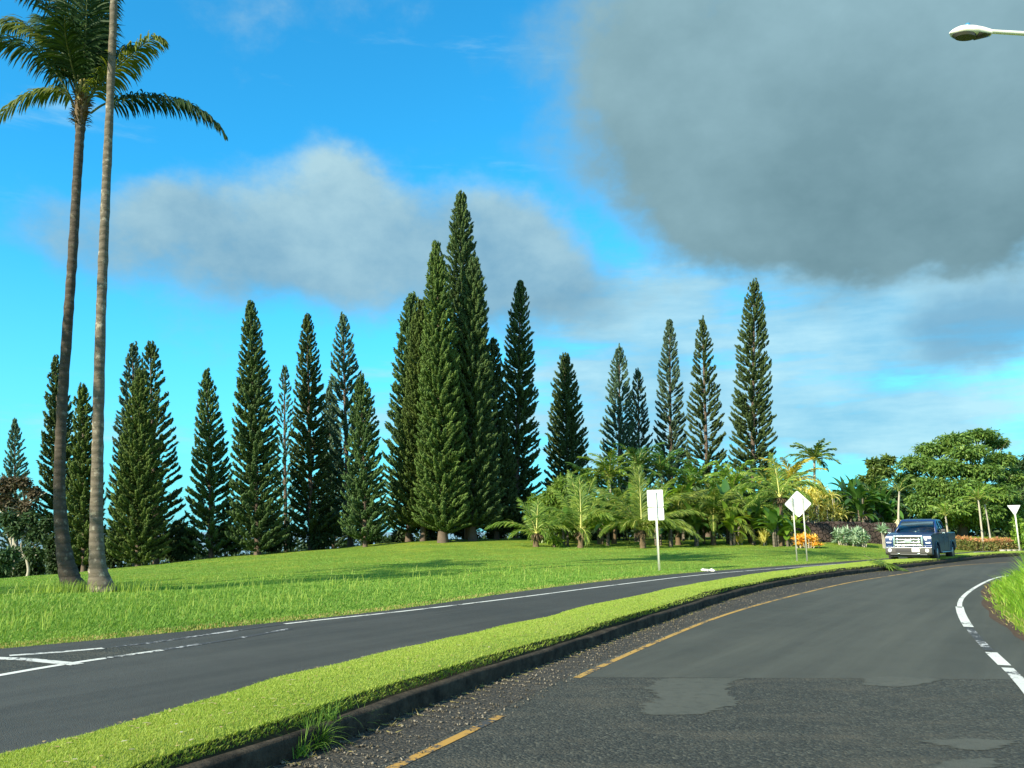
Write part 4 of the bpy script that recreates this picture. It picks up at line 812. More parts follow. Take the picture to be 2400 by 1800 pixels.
# ---------------------------------------------------------------- shrubs and garden plants
def shrub(u, D, v_top, wpx, mat, label, name='shrub', cat='shrub', n=2600, ll=.28, lw=.09, seed=0, group=None, lobes=9, down=.5, shape='leaf', stems=5, dep=.8, v_bot=None, stem_mat='limb', out=.5):
    b = gpt(u, D); rs = np.random.RandomState(seed + 500); root = thing(name, label, cat, b, group)
    H = atd(u, v_top, D)[2] - b[2]; R = wpx / FPX * D; zb = 0.0 if v_bot is None else atd(u, v_bot, D)[2] - b[2]
    C, Q = [], []
    for i in range(lobes):
        a = rs.rand() * 6.28; h = rs.rand(); rr = (rs.rand()**.6) * .68 * math.sqrt(max(.05, 1 - (h * .85)**2.2)); sz = .30 + .18 * rs.rand()
        C.append([R * rr * math.cos(a), R * dep * rr * math.sin(a), zb + (H - zb) * (.16 + .68 * h)]); Q.append([R * sz, R * sz * dep, max(.14 * (H - zb), min(R * sz * .8, (H - zb) * .26))])
    C = np.array(C); Q = np.array(Q); g = Geo(); leafcloud(g, C, Q, n, ll, lw, rs, out=out, down=down, shape=shape); g.build('foliage', M[mat], root)
    g = Geo()
    for i in range(stems):
        c = C[i % lobes] * [.9, .9, .9]; tube(g, cr(np.array([[rs.randn() * .08 * R, rs.randn() * .08 * R, -.1], c * [.45, .45, .5] + [0, 0, .02], c]), 7), np.linspace(.05, .015, 7), 5, 0)
    g.build('stems', M[stem_mat], root); return root
shrub(1312, 62, 1092, 64, 'mango', 'rounded bright yellow green shrub at the foot of the blunt topped pine', name='leafy_shrub', n=6500, ll=.34, lw=.10, seed=1, lobes=16, down=.9)
shrub(1262, 63, 1130, 40, 'mango', 'smaller yellow green shrub beside the dark pines', name='leafy_shrub', n=2600, ll=.32, lw=.09, seed=2, lobes=8, down=.9)
shrub(1300, 57, 1256, 24, 'lime', 'low leafy weed between the first two garden palms', name='low_shrub', n=320, ll=.3, lw=.10, seed=3, lobes=5)
# broad-leaved banana-like plants
def broad(u, D, v_top, label, mat='banana', n=16, seed=0, ll=1.5, lw=.42, stem_h=None, group='broad leaved garden plants', name='banana_plant', cat='plant'):
    b = gpt(u, D); b[2] -= .05; rs = np.random.RandomState(seed + 700); root = thing(name, label, cat, b, group); H = atd(u, v_top, D)[2] - b[2]
    g = Geo()
    for k in range(3): a = rs.rand() * 6.28; r_ = .25 * rs.rand(); tube(g, np.array([[r_ * math.cos(a), r_ * math.sin(a), 0], [r_ * 1.2 * math.cos(a), r_ * 1.2 * math.sin(a), H * .35], [r_ * 1.5 * math.cos(a), r_ * 1.5 * math.sin(a), H * .62]]), [.10, .08, .05], 7, 0)
    g.build('stem', M['trunk_pale'], root); g = Geo(); a = rs.rand(n) * 6.28; e = .35 + 1.1 * rs.rand(n); zz = H * (.30 + .38 * rs.rand(n))
    straps(g, np.stack([.22 * np.cos(a), .22 * np.sin(a), zz], 1), np.stack([np.cos(a) * np.cos(e), np.sin(a) * np.cos(e), np.sin(e)], 1), ll * (.7 + .5 * rs.rand(n)), lw * (.75 + .5 * rs.rand(n)), 1.1 + 1.2 * rs.rand(n), 7, 0, 'leaf', fold=.35)
    g.build('leaves', M[mat], root); return root
for k, (u, D, vt, mt, lb) in enumerate([(1405, 61, 1150, 'banana', 'broad leaved plant behind the first garden palms'), (1545, 60, 1118, 'lime', 'lime green broad leaved plant left of the rectangular sign top'), (1600, 66, 1100, 'lime', 'tall lime green broad leaved plant in mid garden'),
     (1650, 62, 1140, 'banana', 'broad leaved plant left of the leaning garden palm'), (1708, 62, 1130, 'banana', 'dark broad leaved plant right of the taller coconut palm'), (1740, 66, 1105, 'lime', 'lime broad leaved plant below the tall rightmost pine'), (1790, 62, 1165, 'banana', 'broad leaved plant left of the diamond sign'),
     (1905, 66, 1120, 'banana', 'broad leaved plant right above the diamond sign'), (1960, 65, 1112, 'banana', 'dark broad leaved plant above the silvery shrub, left one'), (1995, 66, 1100, 'banana', 'dark broad leaved plant above the silvery shrub, tallest'), (2035, 65, 1110, 'banana', 'dark broad leaved plant above the silvery shrub, right one'), (2070, 66, 1130, 'banana', 'dark broad leaved plant touching the spreading tree'), (1490, 66, 1120, 'banana', 'broad leaved plant between the second and third garden palms')]):
    broad(u, D, vt, lb, mt, 26, k, ll=1.9 if mt == 'lime' else 1.7, lw=.5)
for k, (u, D, vt, mt, lb) in enumerate([(1330, 59, 1190, 'banana', 'low broad leaved plant under the second garden palm'), (1425, 59, 1185, 'lime', 'low lime plant left of the broad garden palm'), (1575, 58.5, 1185, 'banana', 'low broad leaved plant right of the rectangular sign'), (1630, 59, 1170, 'banana', 'low broad leaved plant left of the taller coconut palm foot'), (1715, 59, 1180, 'lime', 'low lime plant right of the taller coconut palm foot'),
     (1770, 60, 1165, 'banana', 'low broad leaved plant at the left post of the diamond sign'), (1818, 56.5, 1190, 'banana', 'low broad leaved plant hiding the trunk of the palm by the diamond sign'), (1852, 57, 1200, 'lime', 'low lime plant seen between the diamond sign posts'), (1868, 64, 1110, 'banana', 'tall broad leaved plant right over the diamond sign'), (1930, 67, 1095, 'lime', 'lime broad leaved plant under the umbrella shaped head'), (2018, 63, 1105, 'banana', 'broad leaved plant near the pale stemmed palm'), (2090, 66, 1150, 'banana', 'low broad leaved plant above the truck roof')]):
    broad(u, D, vt, lb, mt, 26, 60 + k, ll=1.5, lw=.45)
# tall umbrella-leaved tree
um = young_palm(1914, 69, 3, [(i * 2.399, 1.9 + (i * 7 % 5) * .15, 1.2 - 1.3 * i / 17.0, 1.0) for i in range(17)], 'umbrella shaped dark tree head standing highest right of the diamond sign', name='umbrella_tree', mats=('shade', 'rachis'), ll=.62, gap=.085, w=.15, seed=80, tr_r=.1, skirt=False, tmat='palegrey', v0=1075, droop=1.0)
# variegated strap plants
def strapplant(u, D, v_top, wpx, mat, label, n=140, ll=.9, lw=.09, droop=2.0, seed=0, e=(.4, 1.5), name='strap_leaf_plant', group=None, dep=.7, stems=True, cat='plant', hlev=(.3, .8), shape='leaf'):
    b = gpt(u, D); rs = np.random.RandomState(seed + 900); root = thing(name, label, cat, b, group); H = atd(u, v_top, D)[2] - b[2]; R = wpx / FPX * D
    heads = max(3, n // 26); g = Geo(); s_ = Geo()
    for k in range(heads):
        a = rs.rand() * 6.28; r_ = R * .72 * rs.rand()**.5; hx = np.array([r_ * math.cos(a), r_ * dep * math.sin(a), H * (hlev[0] + (hlev[1] - hlev[0]) * rs.rand())])
        m_ = n // heads; aa = rs.rand(m_) * 6.28; ee = e[0] + (e[1] - e[0]) * rs.rand(m_)
        straps(g, np.tile(hx, (m_, 1)) + rs.randn(m_, 3) * .03, np.stack([np.cos(aa) * np.cos(ee), np.sin(aa) * np.cos(ee), np.sin(ee)], 1), ll * (.6 + .7 * rs.rand(m_)), lw * (.7 + .6 * rs.rand(m_)), droop * (.6 + .8 * rs.rand(m_)), 5, 0, shape, rs=rs)
        if hx[2] > .12: tube(s_, np.array([[hx[0] * .8, hx[1] * .8, -.05], hx]), [.035, .025], 5, 0)
    g.build('leaves', M[mat], root)
    if s_.n: s_.build('stems', M['palegrey'], root)
    return root
VG = 'yellow striped strap leaved plants'
strapplant(1905, 61.8, 1112, 34, 'yellow', 'tall cream and yellow striped plant above the right corner of the diamond sign', n=420, seed=1, ll=.95, group=VG)
strapplant(1935, 61.6, 1128, 36, 'yellow', 'tall yellow striped plant with hanging leaves above the lava wall', n=460, seed=2, ll=.95, group=VG, hlev=(.2, .85))
strapplant(1962, 62, 1165, 26, 'yellow', 'lower yellow striped plant left of the silvery shrub top', n=240, seed=3, ll=.9, group=VG)
strapplant(1795, 59, 1215, 18, 'yellow', 'yellow striped plant standing low left of the diamond sign', n=170, seed=4, ll=.7, group=VG, e=(.9, 1.5), droop=.9, hlev=(.02, .25))
strapplant(1845, 59, 1238, 14, 'yellow', 'small pale yellow plant beside the left sign post', n=80, seed=5, ll=.5, group=VG, e=(.6, 1.5), droop=.8, hlev=(.02, .4))
strapplant(1740, 60, 1232, 14, 'yellow', 'small yellow striped plant in the shade of the garden palms', n=70, seed=9, ll=.6, group=VG, e=(.9, 1.5), droop=.8, hlev=(.02, .4))
strapplant(1893, 54, 1250, 46, 'croton', 'low orange and golden croton bush behind the diamond sign posts', n=900, ll=.34, lw=.075, droop=.9, seed=6, name='croton_bush', hlev=(.12, .68), stems=True, e=(.1, 1.4), dep=.6)
strapplant(1992, 57.5, 1236, 46, 'silver', 'silvery green spiky shrub left of the truck', n=1100, ll=.45, lw=.10, droop=1.0, seed=7, name='silvery_shrub', hlev=(.1, .72), e=(.1, 1.5), dep=.6)
strapplant(2018, 57.3, 1232, 24, 'silver', 'smaller silvery spiky shrub joined to the right of the first', n=420, ll=.42, lw=.09, droop=1.0, seed=17, name='silvery_shrub', hlev=(.1, .7), e=(.1, 1.5), dep=.6)
strapplant(2078, 58, 1224, 18, 'silver', 'thin silvery rosette plant peeking out left of the truck', n=120, ll=.5, lw=.08, droop=.8, seed=8, name='silvery_rosette', hlev=(.5, .72), e=(.1, 1.4))
# lava rock wall behind the crotons
def wallseg(name, pts, h, th, label, mat='rock'):
    P = resample(np.array([gpt(u, D) for u, D in pts]), 40); g = Geo(); rs = np.random.RandomState(3); T = norm(np.gradient(P[:, :2], axis=0)); N = np.stack([-T[:, 1], T[:, 0]], 1)
    top = h * (1 + .05 * np.interp(np.arange(40), np.linspace(0, 39, 14), rs.randn(14)))
    rows = []
    for o, zf in ((-th / 2, -.2), (-th / 2 * .96, .5), (-th / 2 * .85, .93), (-th / 4, 1.0), (th / 4, 1.0), (th / 2 * .85, .93), (th / 2, .5), (th / 2, -.2)):
        oo = np.c_[P[:, :2] + N * (o + .03 * rs.randn(40))[:, None], P[:, 2] + top * zf]; rows.append(oo)
    V = np.stack(rows, 1); k = np.arange(39)[:, None] * 8; j = np.arange(7)[None]
    g.add(V.reshape(-1, 3), np.stack([k + j, k + j + 1, k + j + 9, k + j + 8], -1).reshape(-1, 4)); g.add(V[0], [list(range(8))]); g.add(V[-1], [list(range(8))[::-1]])
    o = g.build(name, M[mat]); return tag(o, label, 'wall')
wallseg('rock_wall', [(1845, 60.3), (1900, 60), (1960, 60.3), (2040, 61), (2100, 61.5)], 1.45, .5, 'dark lava rock wall running behind the croton and silvery shrubs')
# dark understorey, all along the back of the garden
UG = 'dark shrubs at the back of the garden'
for k, (u, D, vt, w, lb) in enumerate([(1290, 68, 1160, 60, 'dark shrub behind the first garden palm'), (1380, 68, 1165, 60, 'dark shrub behind the second garden palm'), (1470, 68, 1150, 60, 'dark shrub left of the broad garden palm'), (1560, 69, 1150, 60, 'dark shrub right behind the rectangular sign'),
     (1650, 69, 1150, 60, 'dark shrub at the middle of the garden'), (1740, 69, 1150, 60, 'dark shrub left behind the diamond sign'), (1830, 70, 1160, 60, 'dark shrub right behind the diamond sign'), (1925, 70, 1145, 60, 'dark shrub behind the yellow striped plants'),
     (2010, 71, 1135, 55, 'dark shrub behind the silvery shrub'), (2080, 72, 1140, 50, 'dark shrub behind the truck roof')]):
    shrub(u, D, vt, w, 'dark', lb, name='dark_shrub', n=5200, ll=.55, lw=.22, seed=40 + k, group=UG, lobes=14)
# brown low plants: trunks in shade under the garden are left to the palms
# hedge with reddish new growth
def hedge(pts, h, th, label, seed=1):
    P = resample(np.array([gpt(u, D) for u, D in pts]), 60); b = P.mean(0); root = thing('hedge', label, 'hedge', b); rs = np.random.RandomState(seed); T = norm(np.gradient(P[:, :2], axis=0)); N = np.stack([-T[:, 1], T[:, 0]], 1)
    n = 9000; i = rs.randint(0, 59, n); f = rs.rand(n); X = P[i] * (1 - f)[:, None] + P[i + 1] * f[:, None]; o = (rs.rand(n) * 2 - 1); zz = rs.rand(n); sh = rs.rand(n) < .6
    o = np.where(sh, np.sign(o), o) * th / 2; X[:, :2] += N[i] * (o * (1 + .1 * rs.randn(n)))[:, None]; X[:, 2] += zz * h * (1 + .05 * np.sin(i * .5)); top = zz > .80
    d = norm(rs.randn(n, 3) + np.c_[N[i] * np.sign(o)[:, None], np.full(n, .4)]); g = Geo()
    for mk, m_ in ((~top, 0), (top, 1)): straps(g, (X - b)[mk], d[mk], .16 + .1 * rs.rand(mk.sum()), .07, .5, 2, m_, side=np.cross(d[mk], norm(rs.randn(mk.sum(), 3))))
    g.build('foliage', [M['hedge'], M['redtop']], root)
    for q in range(0, 60, 4): g = Geo(); tube(g, np.array([P[q] - b - [0, 0, .1], P[q] - b + [rs.randn() * .05, 0, h * .8]]), [.03, .02], 5, 0); g.build('stem', M['limb'], root)
hedge([(2238, 67), (2290, 66), (2350, 66), (2420, 68), (2500, 70)], .95, .9, 'clipped low hedge with reddish top to the right of the truck')
g = Geo(); P = resample(np.array([gpt(u, D) for u, D in [(2345, 64.4), (2395, 64.8), (2470, 66)]]), 12)
for a_, b_ in zip(P[:-1], P[1:]): d = b_ - a_; box(g, (a_ + b_) / 2 + [0, 0, .08], (np.linalg.norm(d) * .985, .25, .22), 0, Matrix.Rotation(math.atan2(d[1], d[0]), 3, 'Z'))
tag(g.build('edging_kerb', M['palegrey']), 'pale stone edging at the foot of the hedge by the yield sign', 'kerb')
shrub(2395, 64, 1195, 20, 'lime', 'bright leafy plant just behind the yield sign', name='leafy_plant', n=700, ll=.3, lw=.12, seed=71)

# ---------------------------------------------------------------- large spreading tree and its neighbours
def bigtree(u, D, pads, label, mat, name, seed, group=None, trunk_v=1150, tr=.32, n=16000, ll=.42, lw=.16, forks=6, cat='tree', bark='limb', down=.5):
    b = gpt(u, D); b[2] -= .2; rs = np.random.RandomState(seed + 1200); root = thing(name, label, cat, b, group)
    C, Q = [], []
    for (pu, pv, pw, ph, dd) in pads:
        c = atd(pu, pv, D + dd) - b; C.append(c); Q.append([pw / FPX * D * 1.06, pw / FPX * D * .88, ph / FPX * D * 1.18])
    C = np.array(C); Q = np.array(Q); top = atd(u, trunk_v, D) - b; g = Geo()
    tube(g, cr(np.array([[0, 0, 0], top * .5 + [.15, 0, 0], top]), 10), np.linspace(tr * 1.2, tr * .8, 10), 10, 0, jit=.15, rg=rs)
    for c in C:
        m_ = top + (c - top) * .5 + [0, 0, -.15 * np.linalg.norm(c - top)] + rs.randn(3) * .3
        P = cr(np.array([top, m_, c]), 9); tube(g, P, np.linspace(tr * .42, .04, 9), 6, 0)
        for k in range(3): e = c + rs.randn(3) * Q[0] * [.5, .5, .3]; tube(g, cr(np.array([P[5], (P[6] + e) / 2, e]), 5), np.linspace(.06, .02, 5), 4, 0, cap=False)
    g.build('trunk', M[bark], root); g = Geo(); leafcloud(g, C, Q, n, ll, lw, rs, down=down, shell=.35, out=.35, flat=.5); g.build('crown', M[mat], root); return root
pads = [(2300, 1018, 44, 12, 0), (2240, 1030, 46, 13, -1), (2335, 1038, 32, 12, 1), (2190, 1052, 48, 15, 0), (2270, 1060, 55, 17, -2), (2345, 1078, 40, 17, 0), (2150, 1085, 52, 18, 0), (2215, 1095, 55, 20, -2), (2300, 1105, 55, 20, -2), (2370, 1118, 40, 20, 1),
        (2130, 1125, 42, 20, 1), (2190, 1140, 50, 22, -2), (2265, 1145, 55, 22, -3), (2340, 1155, 50, 22, -2), (2160, 1180, 48, 24, -2), (2230, 1185, 50, 24, -3), (2300, 1195, 50, 24, -2), (2370, 1190, 40, 24, 0), (2110, 1165, 34, 22, 2), (2200, 1215, 50, 18, 0), (2290, 1222, 55, 18, 0), (2370, 1225, 45, 16, 0)]
bigtree(2255, 82, pads, 'large spreading tree with layered feathery canopy behind the truck', 'shade', 'spreading_tree', 1, n=52000, ll=.36, lw=.14, tr=.4)
bigtree(2390, 92, [(2385, 1095, 22, 16, 0), (2400, 1130, 30, 22, 0), (2420, 1080, 30, 20, 0), (2450, 1120, 40, 30, 0), (2430, 1170, 50, 30, 0), (2400, 1200, 40, 30, 0)], 'darker tree at the right edge behind the yield sign', 'dark', 'broadleaf_tree', 2, n=6500, ll=.5, lw=.2)
bigtree(2055, 80, [(2050, 1085, 20, 9, 0), (2080, 1078, 18, 8, 0), (2065, 1105, 32, 12, 0), (2040, 1130, 34, 16, 0)], 'small leafy tree between the broad leaved plants and the spreading tree', 'shade', 'broadleaf_tree', 3, n=3600, ll=.45, lw=.18, tr=.14)
# far left: half dead brown tree, bushes
bigtree(30, 66, [(10, 1135, 34, 18, 0), (50, 1130, 26, 14, 0), (80, 1155, 20, 14, 0), (15, 1175, 30, 20, 0), (60, 1190, 24, 18, 0), (-30, 1160, 34, 24, 0)], 'half dead tree with brown leaves at the left edge', 'brownleaf', 'brown_tree', 4, n=4200, ll=.32, lw=.13, tr=.16, trunk_v=1220, bark='palegrey')
bigtree(62, 60, [(40, 1240, 30, 20, 0), (85, 1250, 24, 20, 0), (20, 1215, 26, 18, 0), (110, 1225, 20, 16, 0), (70, 1215, 24, 16, 0), (80, 1295, 26, 14, 0)], 'low tree with pale crooked branches below the brown one', 'dark', 'crooked_tree', 5, n=2600, ll=.32, lw=.13, tr=.10, trunk_v=1310, bark='palegrey')
LG = 'dark bushes under the left row of pines'
for k, (u, D, vt, w, lb) in enumerate([(5, 56, 1275, 46, 'dark green rounded bush at the left edge'), (60, 66, 1290, 36, 'bush under the half dead tree'), (120, 64, 1240, 44, 'bush left of the left palm trunk foot'), (170, 66, 1275, 34, 'bush behind the left palm trunk foot'), (262, 66, 1210, 46, 'bush right of the pale palm trunk foot'), (330, 70, 1230, 46, 'bush under the dense yellow green pine'),
     (405, 68, 1212, 44, 'bush right of the airy pine pair'), (440, 66, 1235, 36, 'bush left of the lone dark pine'), (530, 70, 1205, 48, 'bush right of the lone dark pine'), (650, 69, 1205, 48, 'bush beside the tallest left row pine'), (760, 70, 1200, 50, 'bush amid the left row of pines'), (870, 70, 1225, 30, 'bush at the right end of the left row'), (905, 84, 1258, 30, 'low distant bush in the gap before the central clump'), (1180, 73, 1205, 50, 'dark bush right of the central clump'), (1245, 70, 1225, 30, 'dark bush at the foot of the slender dark pine'),
     (1090, 74, 1200, 60, 'dark bush behind the central clump trunks'), (1010, 74, 1205, 56, 'dark bush left behind the central clump trunks'), (940, 73, 1245, 36, 'dark bush at the left foot of the central clump')]):
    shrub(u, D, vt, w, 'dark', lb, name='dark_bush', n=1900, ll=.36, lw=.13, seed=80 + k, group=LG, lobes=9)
# palms of the same verge standing outside the picture at left: their crowns throw the soft shade bands across the grass
OG = 'palms outside the picture at left'
b3 = np.array([-21.7, 14.4, gz1(-21.7, 14.4)]); p3 = thing('coconut_palm', 'nearest coconut palm on the verge outside the picture at left', 'palm tree', b3, OG)
palm_trunk(p3, b3, [b3 + [0, 0, -.1], b3 + [-.2, .1, 3], b3 + [-.1, .2, 7], b3 + [.3, .2, 11.8]], [.4, .2, .16, .14], M['trunk_dark'])
cg = Geo()
for i in range(18):
    rs = np.random.RandomState(170 + i); frond_geo(cg, arch(np.array([.3, .2, 11.9]), i * 2.399, 3.8, 1.2 - 1.5 * i / 18.0, 1.6, 16), rs, ll=.9, gap=.09, w=.08, droop=2.0)
cg.build('crown', [M['coco'], M['rachis']], p3)
for (x_, y_, rz_, lb) in ((-33, 13.5, 1.0, 'coconut palm on the verge outside the picture, leaning by the left road'), (-20.0, 22.5, 2.1, 'coconut palm standing deeper in the field just outside the picture'), (-27.5, 9.5, 4.0, 'coconut palm nearest the left road outside the picture')):
    r_ = p3.copy(); COL.objects.link(r_); r_.location = (x_, y_, gz1(x_, y_)); r_.rotation_euler = (0, 0, rz_); r_['label'] = lb
    for ch in p3.children:
        c_ = ch.copy(); COL.objects.link(c_); c_.parent = r_

# woods behind the garden, one far mass; unseen right end added for truck reflections
rs = np.random.RandomState(77); C, Q = [], []
for u in np.arange(1250, 3500, 26):
    D = 96 + 8 * rs.rand() if u < 2480 else 78 + 8 * rs.rand(); p = gpt(u, D); h = (2.6 if u < 2060 else 4.5) + 1.6 * rs.rand()
    for k in range(3): C.append(p + [rs.randn() * .8, rs.randn(), h * (.2 + .33 * k)]); Q.append([2.0, 1.6, h * .26])
for u in np.arange(-500, 1250, 26):
    D = 92 + 8 * rs.rand(); p = gpt(u, D); h = atd(u, 1290 - .03 * u * (u > 0) + 16 * rs.randn(), D)[2] - p[2]; h = max(1.0, h)
    for k in range(2): C.append(p + [rs.randn() * .8, rs.randn(), h * (.2 + .45 * k)]); Q.append([1.7, 1.4, h * .36])
g = Geo(); leafcloud(g, C, Q, 52000, .7, .28, rs, down=.4, shell=.5); tag(g.build('distant_woods', M['dark']), 'dark mass of woods behind the garden and running on unseen to the right', 'woods', kind='stuff')

# ---------------------------------------------------------------- signs seen from behind
def plate(g, pts, th, m=0):
    pts = np.array(pts, float); n = len(pts); F = pts.copy(); F[:, 1] = -th / 2; B = pts.copy(); B[:, 1] = th / 2
    g.add(np.vstack([F, B]), [list(range(n))], m); g.add(np.vstack([F, B]), [list(range(2 * n - 1, n - 1, -1))], m)
    i = np.arange(n); g.add(np.vstack([F, B]), np.stack([i, i + n, (i + 1) % n + n, (i + 1) % n], 1), m)
def rounded(pts, r, k=5):
    out = []; n = len(pts)
    for i in range(n):
        p = np.array(pts[i], float); a = np.array(pts[i - 1], float) - p; b = np.array(pts[(i + 1) % n], float) - p
        a = p + a / np.linalg.norm(a) * r; b = p + b / np.linalg.norm(b) * r
        for t in np.linspace(0, 1, k): out.append((1 - t)**2 * a + 2 * t * (1 - t) * p + t * t * b)
    return [(x, 0, z) for x, z in out]
def upost(root, x, z0, z1, mat, y=-.03, w=.055):
    g = Geo(); box(g, (x, y, (z0 + z1) / 2), (w, .008, z1 - z0)); box(g, (x - w / 2, y - .012, (z0 + z1) / 2), (.006, .032, z1 - z0)); box(g, (x + w / 2, y - .012, (z0 + z1) / 2), (.006, .032, z1 - z0))
    return g.build('post', mat, root)
def bolts(par, pts):
    for x, z in pts: g = Geo(); box(g, (x, -.062, z), (.022, .014, .022), 0, Matrix.Rotation(.4, 3, 'Y')); g.build('bolt', M['galv'], par)
s1 = gpt(1545, 32.6); R1 = thing('road_sign', 'back of a two panel rectangular road sign on a single pale post', 'road sign', s1); top = atd(1545, 1148, 32.6)[2] - s1[2]
upost(R1, 0, -.3, top - .08, M['post_white'], w=.075)
for z0, z1 in ((top - .645, top), (top - 1.14, top - .665)):
    g = Geo(); plate(g, rounded([(-.30, z0), (.30, z0), (.30, z1), (-.30, z1)], .04), .004); p = g.build('panel', M['alu'], R1); bolts(p, [(0, z0 + .12), (0, z1 - .12)])
R1.rotation_euler = (0, math.radians(-1.6), math.radians(-6))
s2 = gpt(1880, 42.5); R2 = thing('road_sign', 'back of a diamond shaped road sign on two posts', 'road sign', s2); cz = atd(1875, 1181, 42.5)[2] - s2[2]
for x in (-.235, .235): upost(R2, x, -.3, cz + .30, M['galv'], w=.06)
g = Geo(); plate(g, rounded([(0, cz - .66), (.645, cz), (0, cz + .66), (-.645, cz)], .08), .004); p = g.build('panel', M['alu'], R2); bolts(p, [(-.235, cz - .25), (.235, cz - .25), (-.235, cz + .25), (.235, cz + .25)])
R2.rotation_euler = (0, math.radians(-1.0), math.radians(-20))
s3 = gpt(2390, 63.5); R3 = thing('road_sign', 'back of a triangular yield sign on a pale post at the right edge', 'road sign', s3); tz_ = atd(2388, 1184, 63.5)[2] - s3[2]
upost(R3, 0, -.3, tz_ - .12, M['post_white'], w=.085)
g = Geo(); plate(g, rounded([(-.46, tz_), (0, tz_ - .79), (.46, tz_)], .05), .004); p = g.build('panel', M['alu'], R3); bolts(p, [(0, tz_ - .2), (0, tz_ - .5)])
R3.rotation_euler = (0, math.radians(-1.5), math.radians(-10))

# ---------------------------------------------------------------- street lamp, its pole outside the picture
LD = 14.6; Lh = atd(2275, 78, LD); pole = np.array([Lh[0] + 3.6, LD + .5, gz1(Lh[0] + 3.6, LD + .5)])
lamp = thing('street_lamp', 'white cobra head street lamp reaching in at the top right', 'street lamp', pole)
g = Geo(); hz_ = Lh[2] - pole[2]; tube(g, np.array([[0, 0, -.2], [0, 0, 3], [0, 0, 7], [0, 0, hz_ + .1]]), [.13, .12, .09, .07], 14, 0); g.build('pole', M['lampwhite'], lamp, True)
hl = Lh - pole
g = Geo(); tube(g, cr(np.array([[0, 0, hz_ - .2], [-.8, -.1, hz_ + .12], [-2.0, -.28, hz_ + .10], [hl[0] + .38, hl[1], hl[2] + .035]]), 20), np.linspace(.050, .040, 20), 10, 0); g.build('arm', M['lampwhite'], lamp, True)
def lamphead():
    g = Geo(); n = 18; S = np.linspace(0, 1, n); V = []
    k = 16
    for s in S:
        x = -.40 + .78 * s; w = .155 * (math.sin(min(1, s * 3.2 + .02) * pi / 2))**.6 * (1 if s < .55 else 1 - (s - .55) * 1.35); ht = .115 * (math.sin(min(1, s * 2.6 + .03) * pi / 2))**.7 * (1 if s < .8 else 1 - (s - .8) * 1.2)
        hb = .065 * (math.sin(min(1, s * 4 + .05) * pi / 2))**.7 * (1 if s < .6 else 1 - (s - .6) * 1.1)
        for j in range(k):
            a = 2 * pi * j / k; c, s_ = math.cos(a), math.sin(a); V.append([x, w * np.sign(c) * abs(c)**.7, (ht if s_ > 0 else hb) * np.sign(s_) * abs(s_)**.8])
    i = np.arange(n - 1)[:, None] * k; j = np.arange(k)[None]; F = np.stack([i + j, i + (j + 1) % k, i + k + (j + 1) % k, i + k + j], -1).reshape(-1, 4)
    g.add(V, F); g.add(V[:k], [list(range(k))]); g.add(V[-k:], [list(range(k))[::-1]]); return g
hd = lamphead().build('lamp_head', M['lampwhite'], lamp, True); hd.location = hl; hd.rotation_euler = (math.radians(-6), 0, math.radians(2))
g = Geo(); rr = []
for j in range(24): a = 2 * pi * j / 24; rr.append([-.13 + .23 * math.cos(a), .125 * math.sin(a), 0])
rr = np.array(rr); low = rr * [.85, .8, 1] + [-.02 * .15, 0, -.055]; g.add(np.vstack([rr + [0, 0, -.05], low + [0, 0, -.045]]), np.stack([np.arange(24), (np.arange(24) + 1) % 24, (np.arange(24) + 1) % 24 + 24, np.arange(24) + 24], 1)); g.add(low + [0, 0, -.045], [list(range(24))])
tr_ = [[.10, -.11, -.055], [.36, -.05, -.035], [.36, .05, -.035], [.10, .11, -.055], [.10, -.09, -.085], [.34, -.04, -.045], [.34, .04, -.045], [.10, .09, -.085]]; g.add(tr_, [[4, 5, 6, 7], [0, 1, 5, 4], [1, 2, 6, 5], [2, 3, 7, 6], [0, 4, 7, 3]])
g.build('lens', M['lens'], hd)
g = Geo(); tube(g, np.array([[-.03, 0, .10], [-.03, 0, .13], [-.03, 0, .131], [-.03, 0, .20], [-.03, 0, .205]]), [.03, .03, .042, .045, .03], 14, 0); g.build('photocell', M['photocell'], hd)

# ---------------------------------------------------------------- small things on the ground
def weed(u, v, z, n, h, label, seed, lean=.9):
    b = onz(u, v, z); rs = np.random.RandomState(seed); g = Geo(); a = rs.rand(n) * 6.28; e = .5 + 1.0 * rs.rand(n)
    straps(g, rs.randn(n, 3) * [.03, .03, 0], np.stack([np.cos(a) * np.cos(e), np.sin(a) * np.cos(e), np.sin(e)], 1), h * (.5 + .8 * rs.rand(n)), .009, lean + rs.rand(n), 5, 0, 'blade', rs=rs)
    o = g.build('grass_tuft', M['blade']); o.location = b; return tag(o, label, 'weed', 'tufts of grass growing from the kerb')
weed(738, 1752, .01, 190, .27, 'largest tuft of grass growing at the foot of the kerb near the bottom', 1)
weed(700, 1772, .01, 60, .22, 'smaller tuft just left of the largest one', 2)
weed(775, 1688, .14, 30, .24, 'thin stalks leaning over the kerb top above the largest tuft', 3)
weed(840, 1704, .01, 36, .20, 'sparse tuft with spreading stalks right of the largest one', 4)
weed(1345, 1518, .01, 45, .15, 'small tuft against the kerb near the middle of the picture', 5)
weed(1010, 1632, .01, 14, .10, 'tiny sprout at the kerb foot halfway along', 6)
def fallen(px, label):
    P = cr(np.array([onz(u, v, z) for u, v, z in px]), 22); b = P[0].copy(); g = Geo(); frond_geo(g, P - b, np.random.RandomState(8), ll=.45, w=.04, gap=.06, droop=.9, s0=.25, vee=.1, rr=.018)
    o = g.build('fallen_frond', [M['coco_y'], M['rachis']]); o.location = b; tag(o, label, 'palm frond')
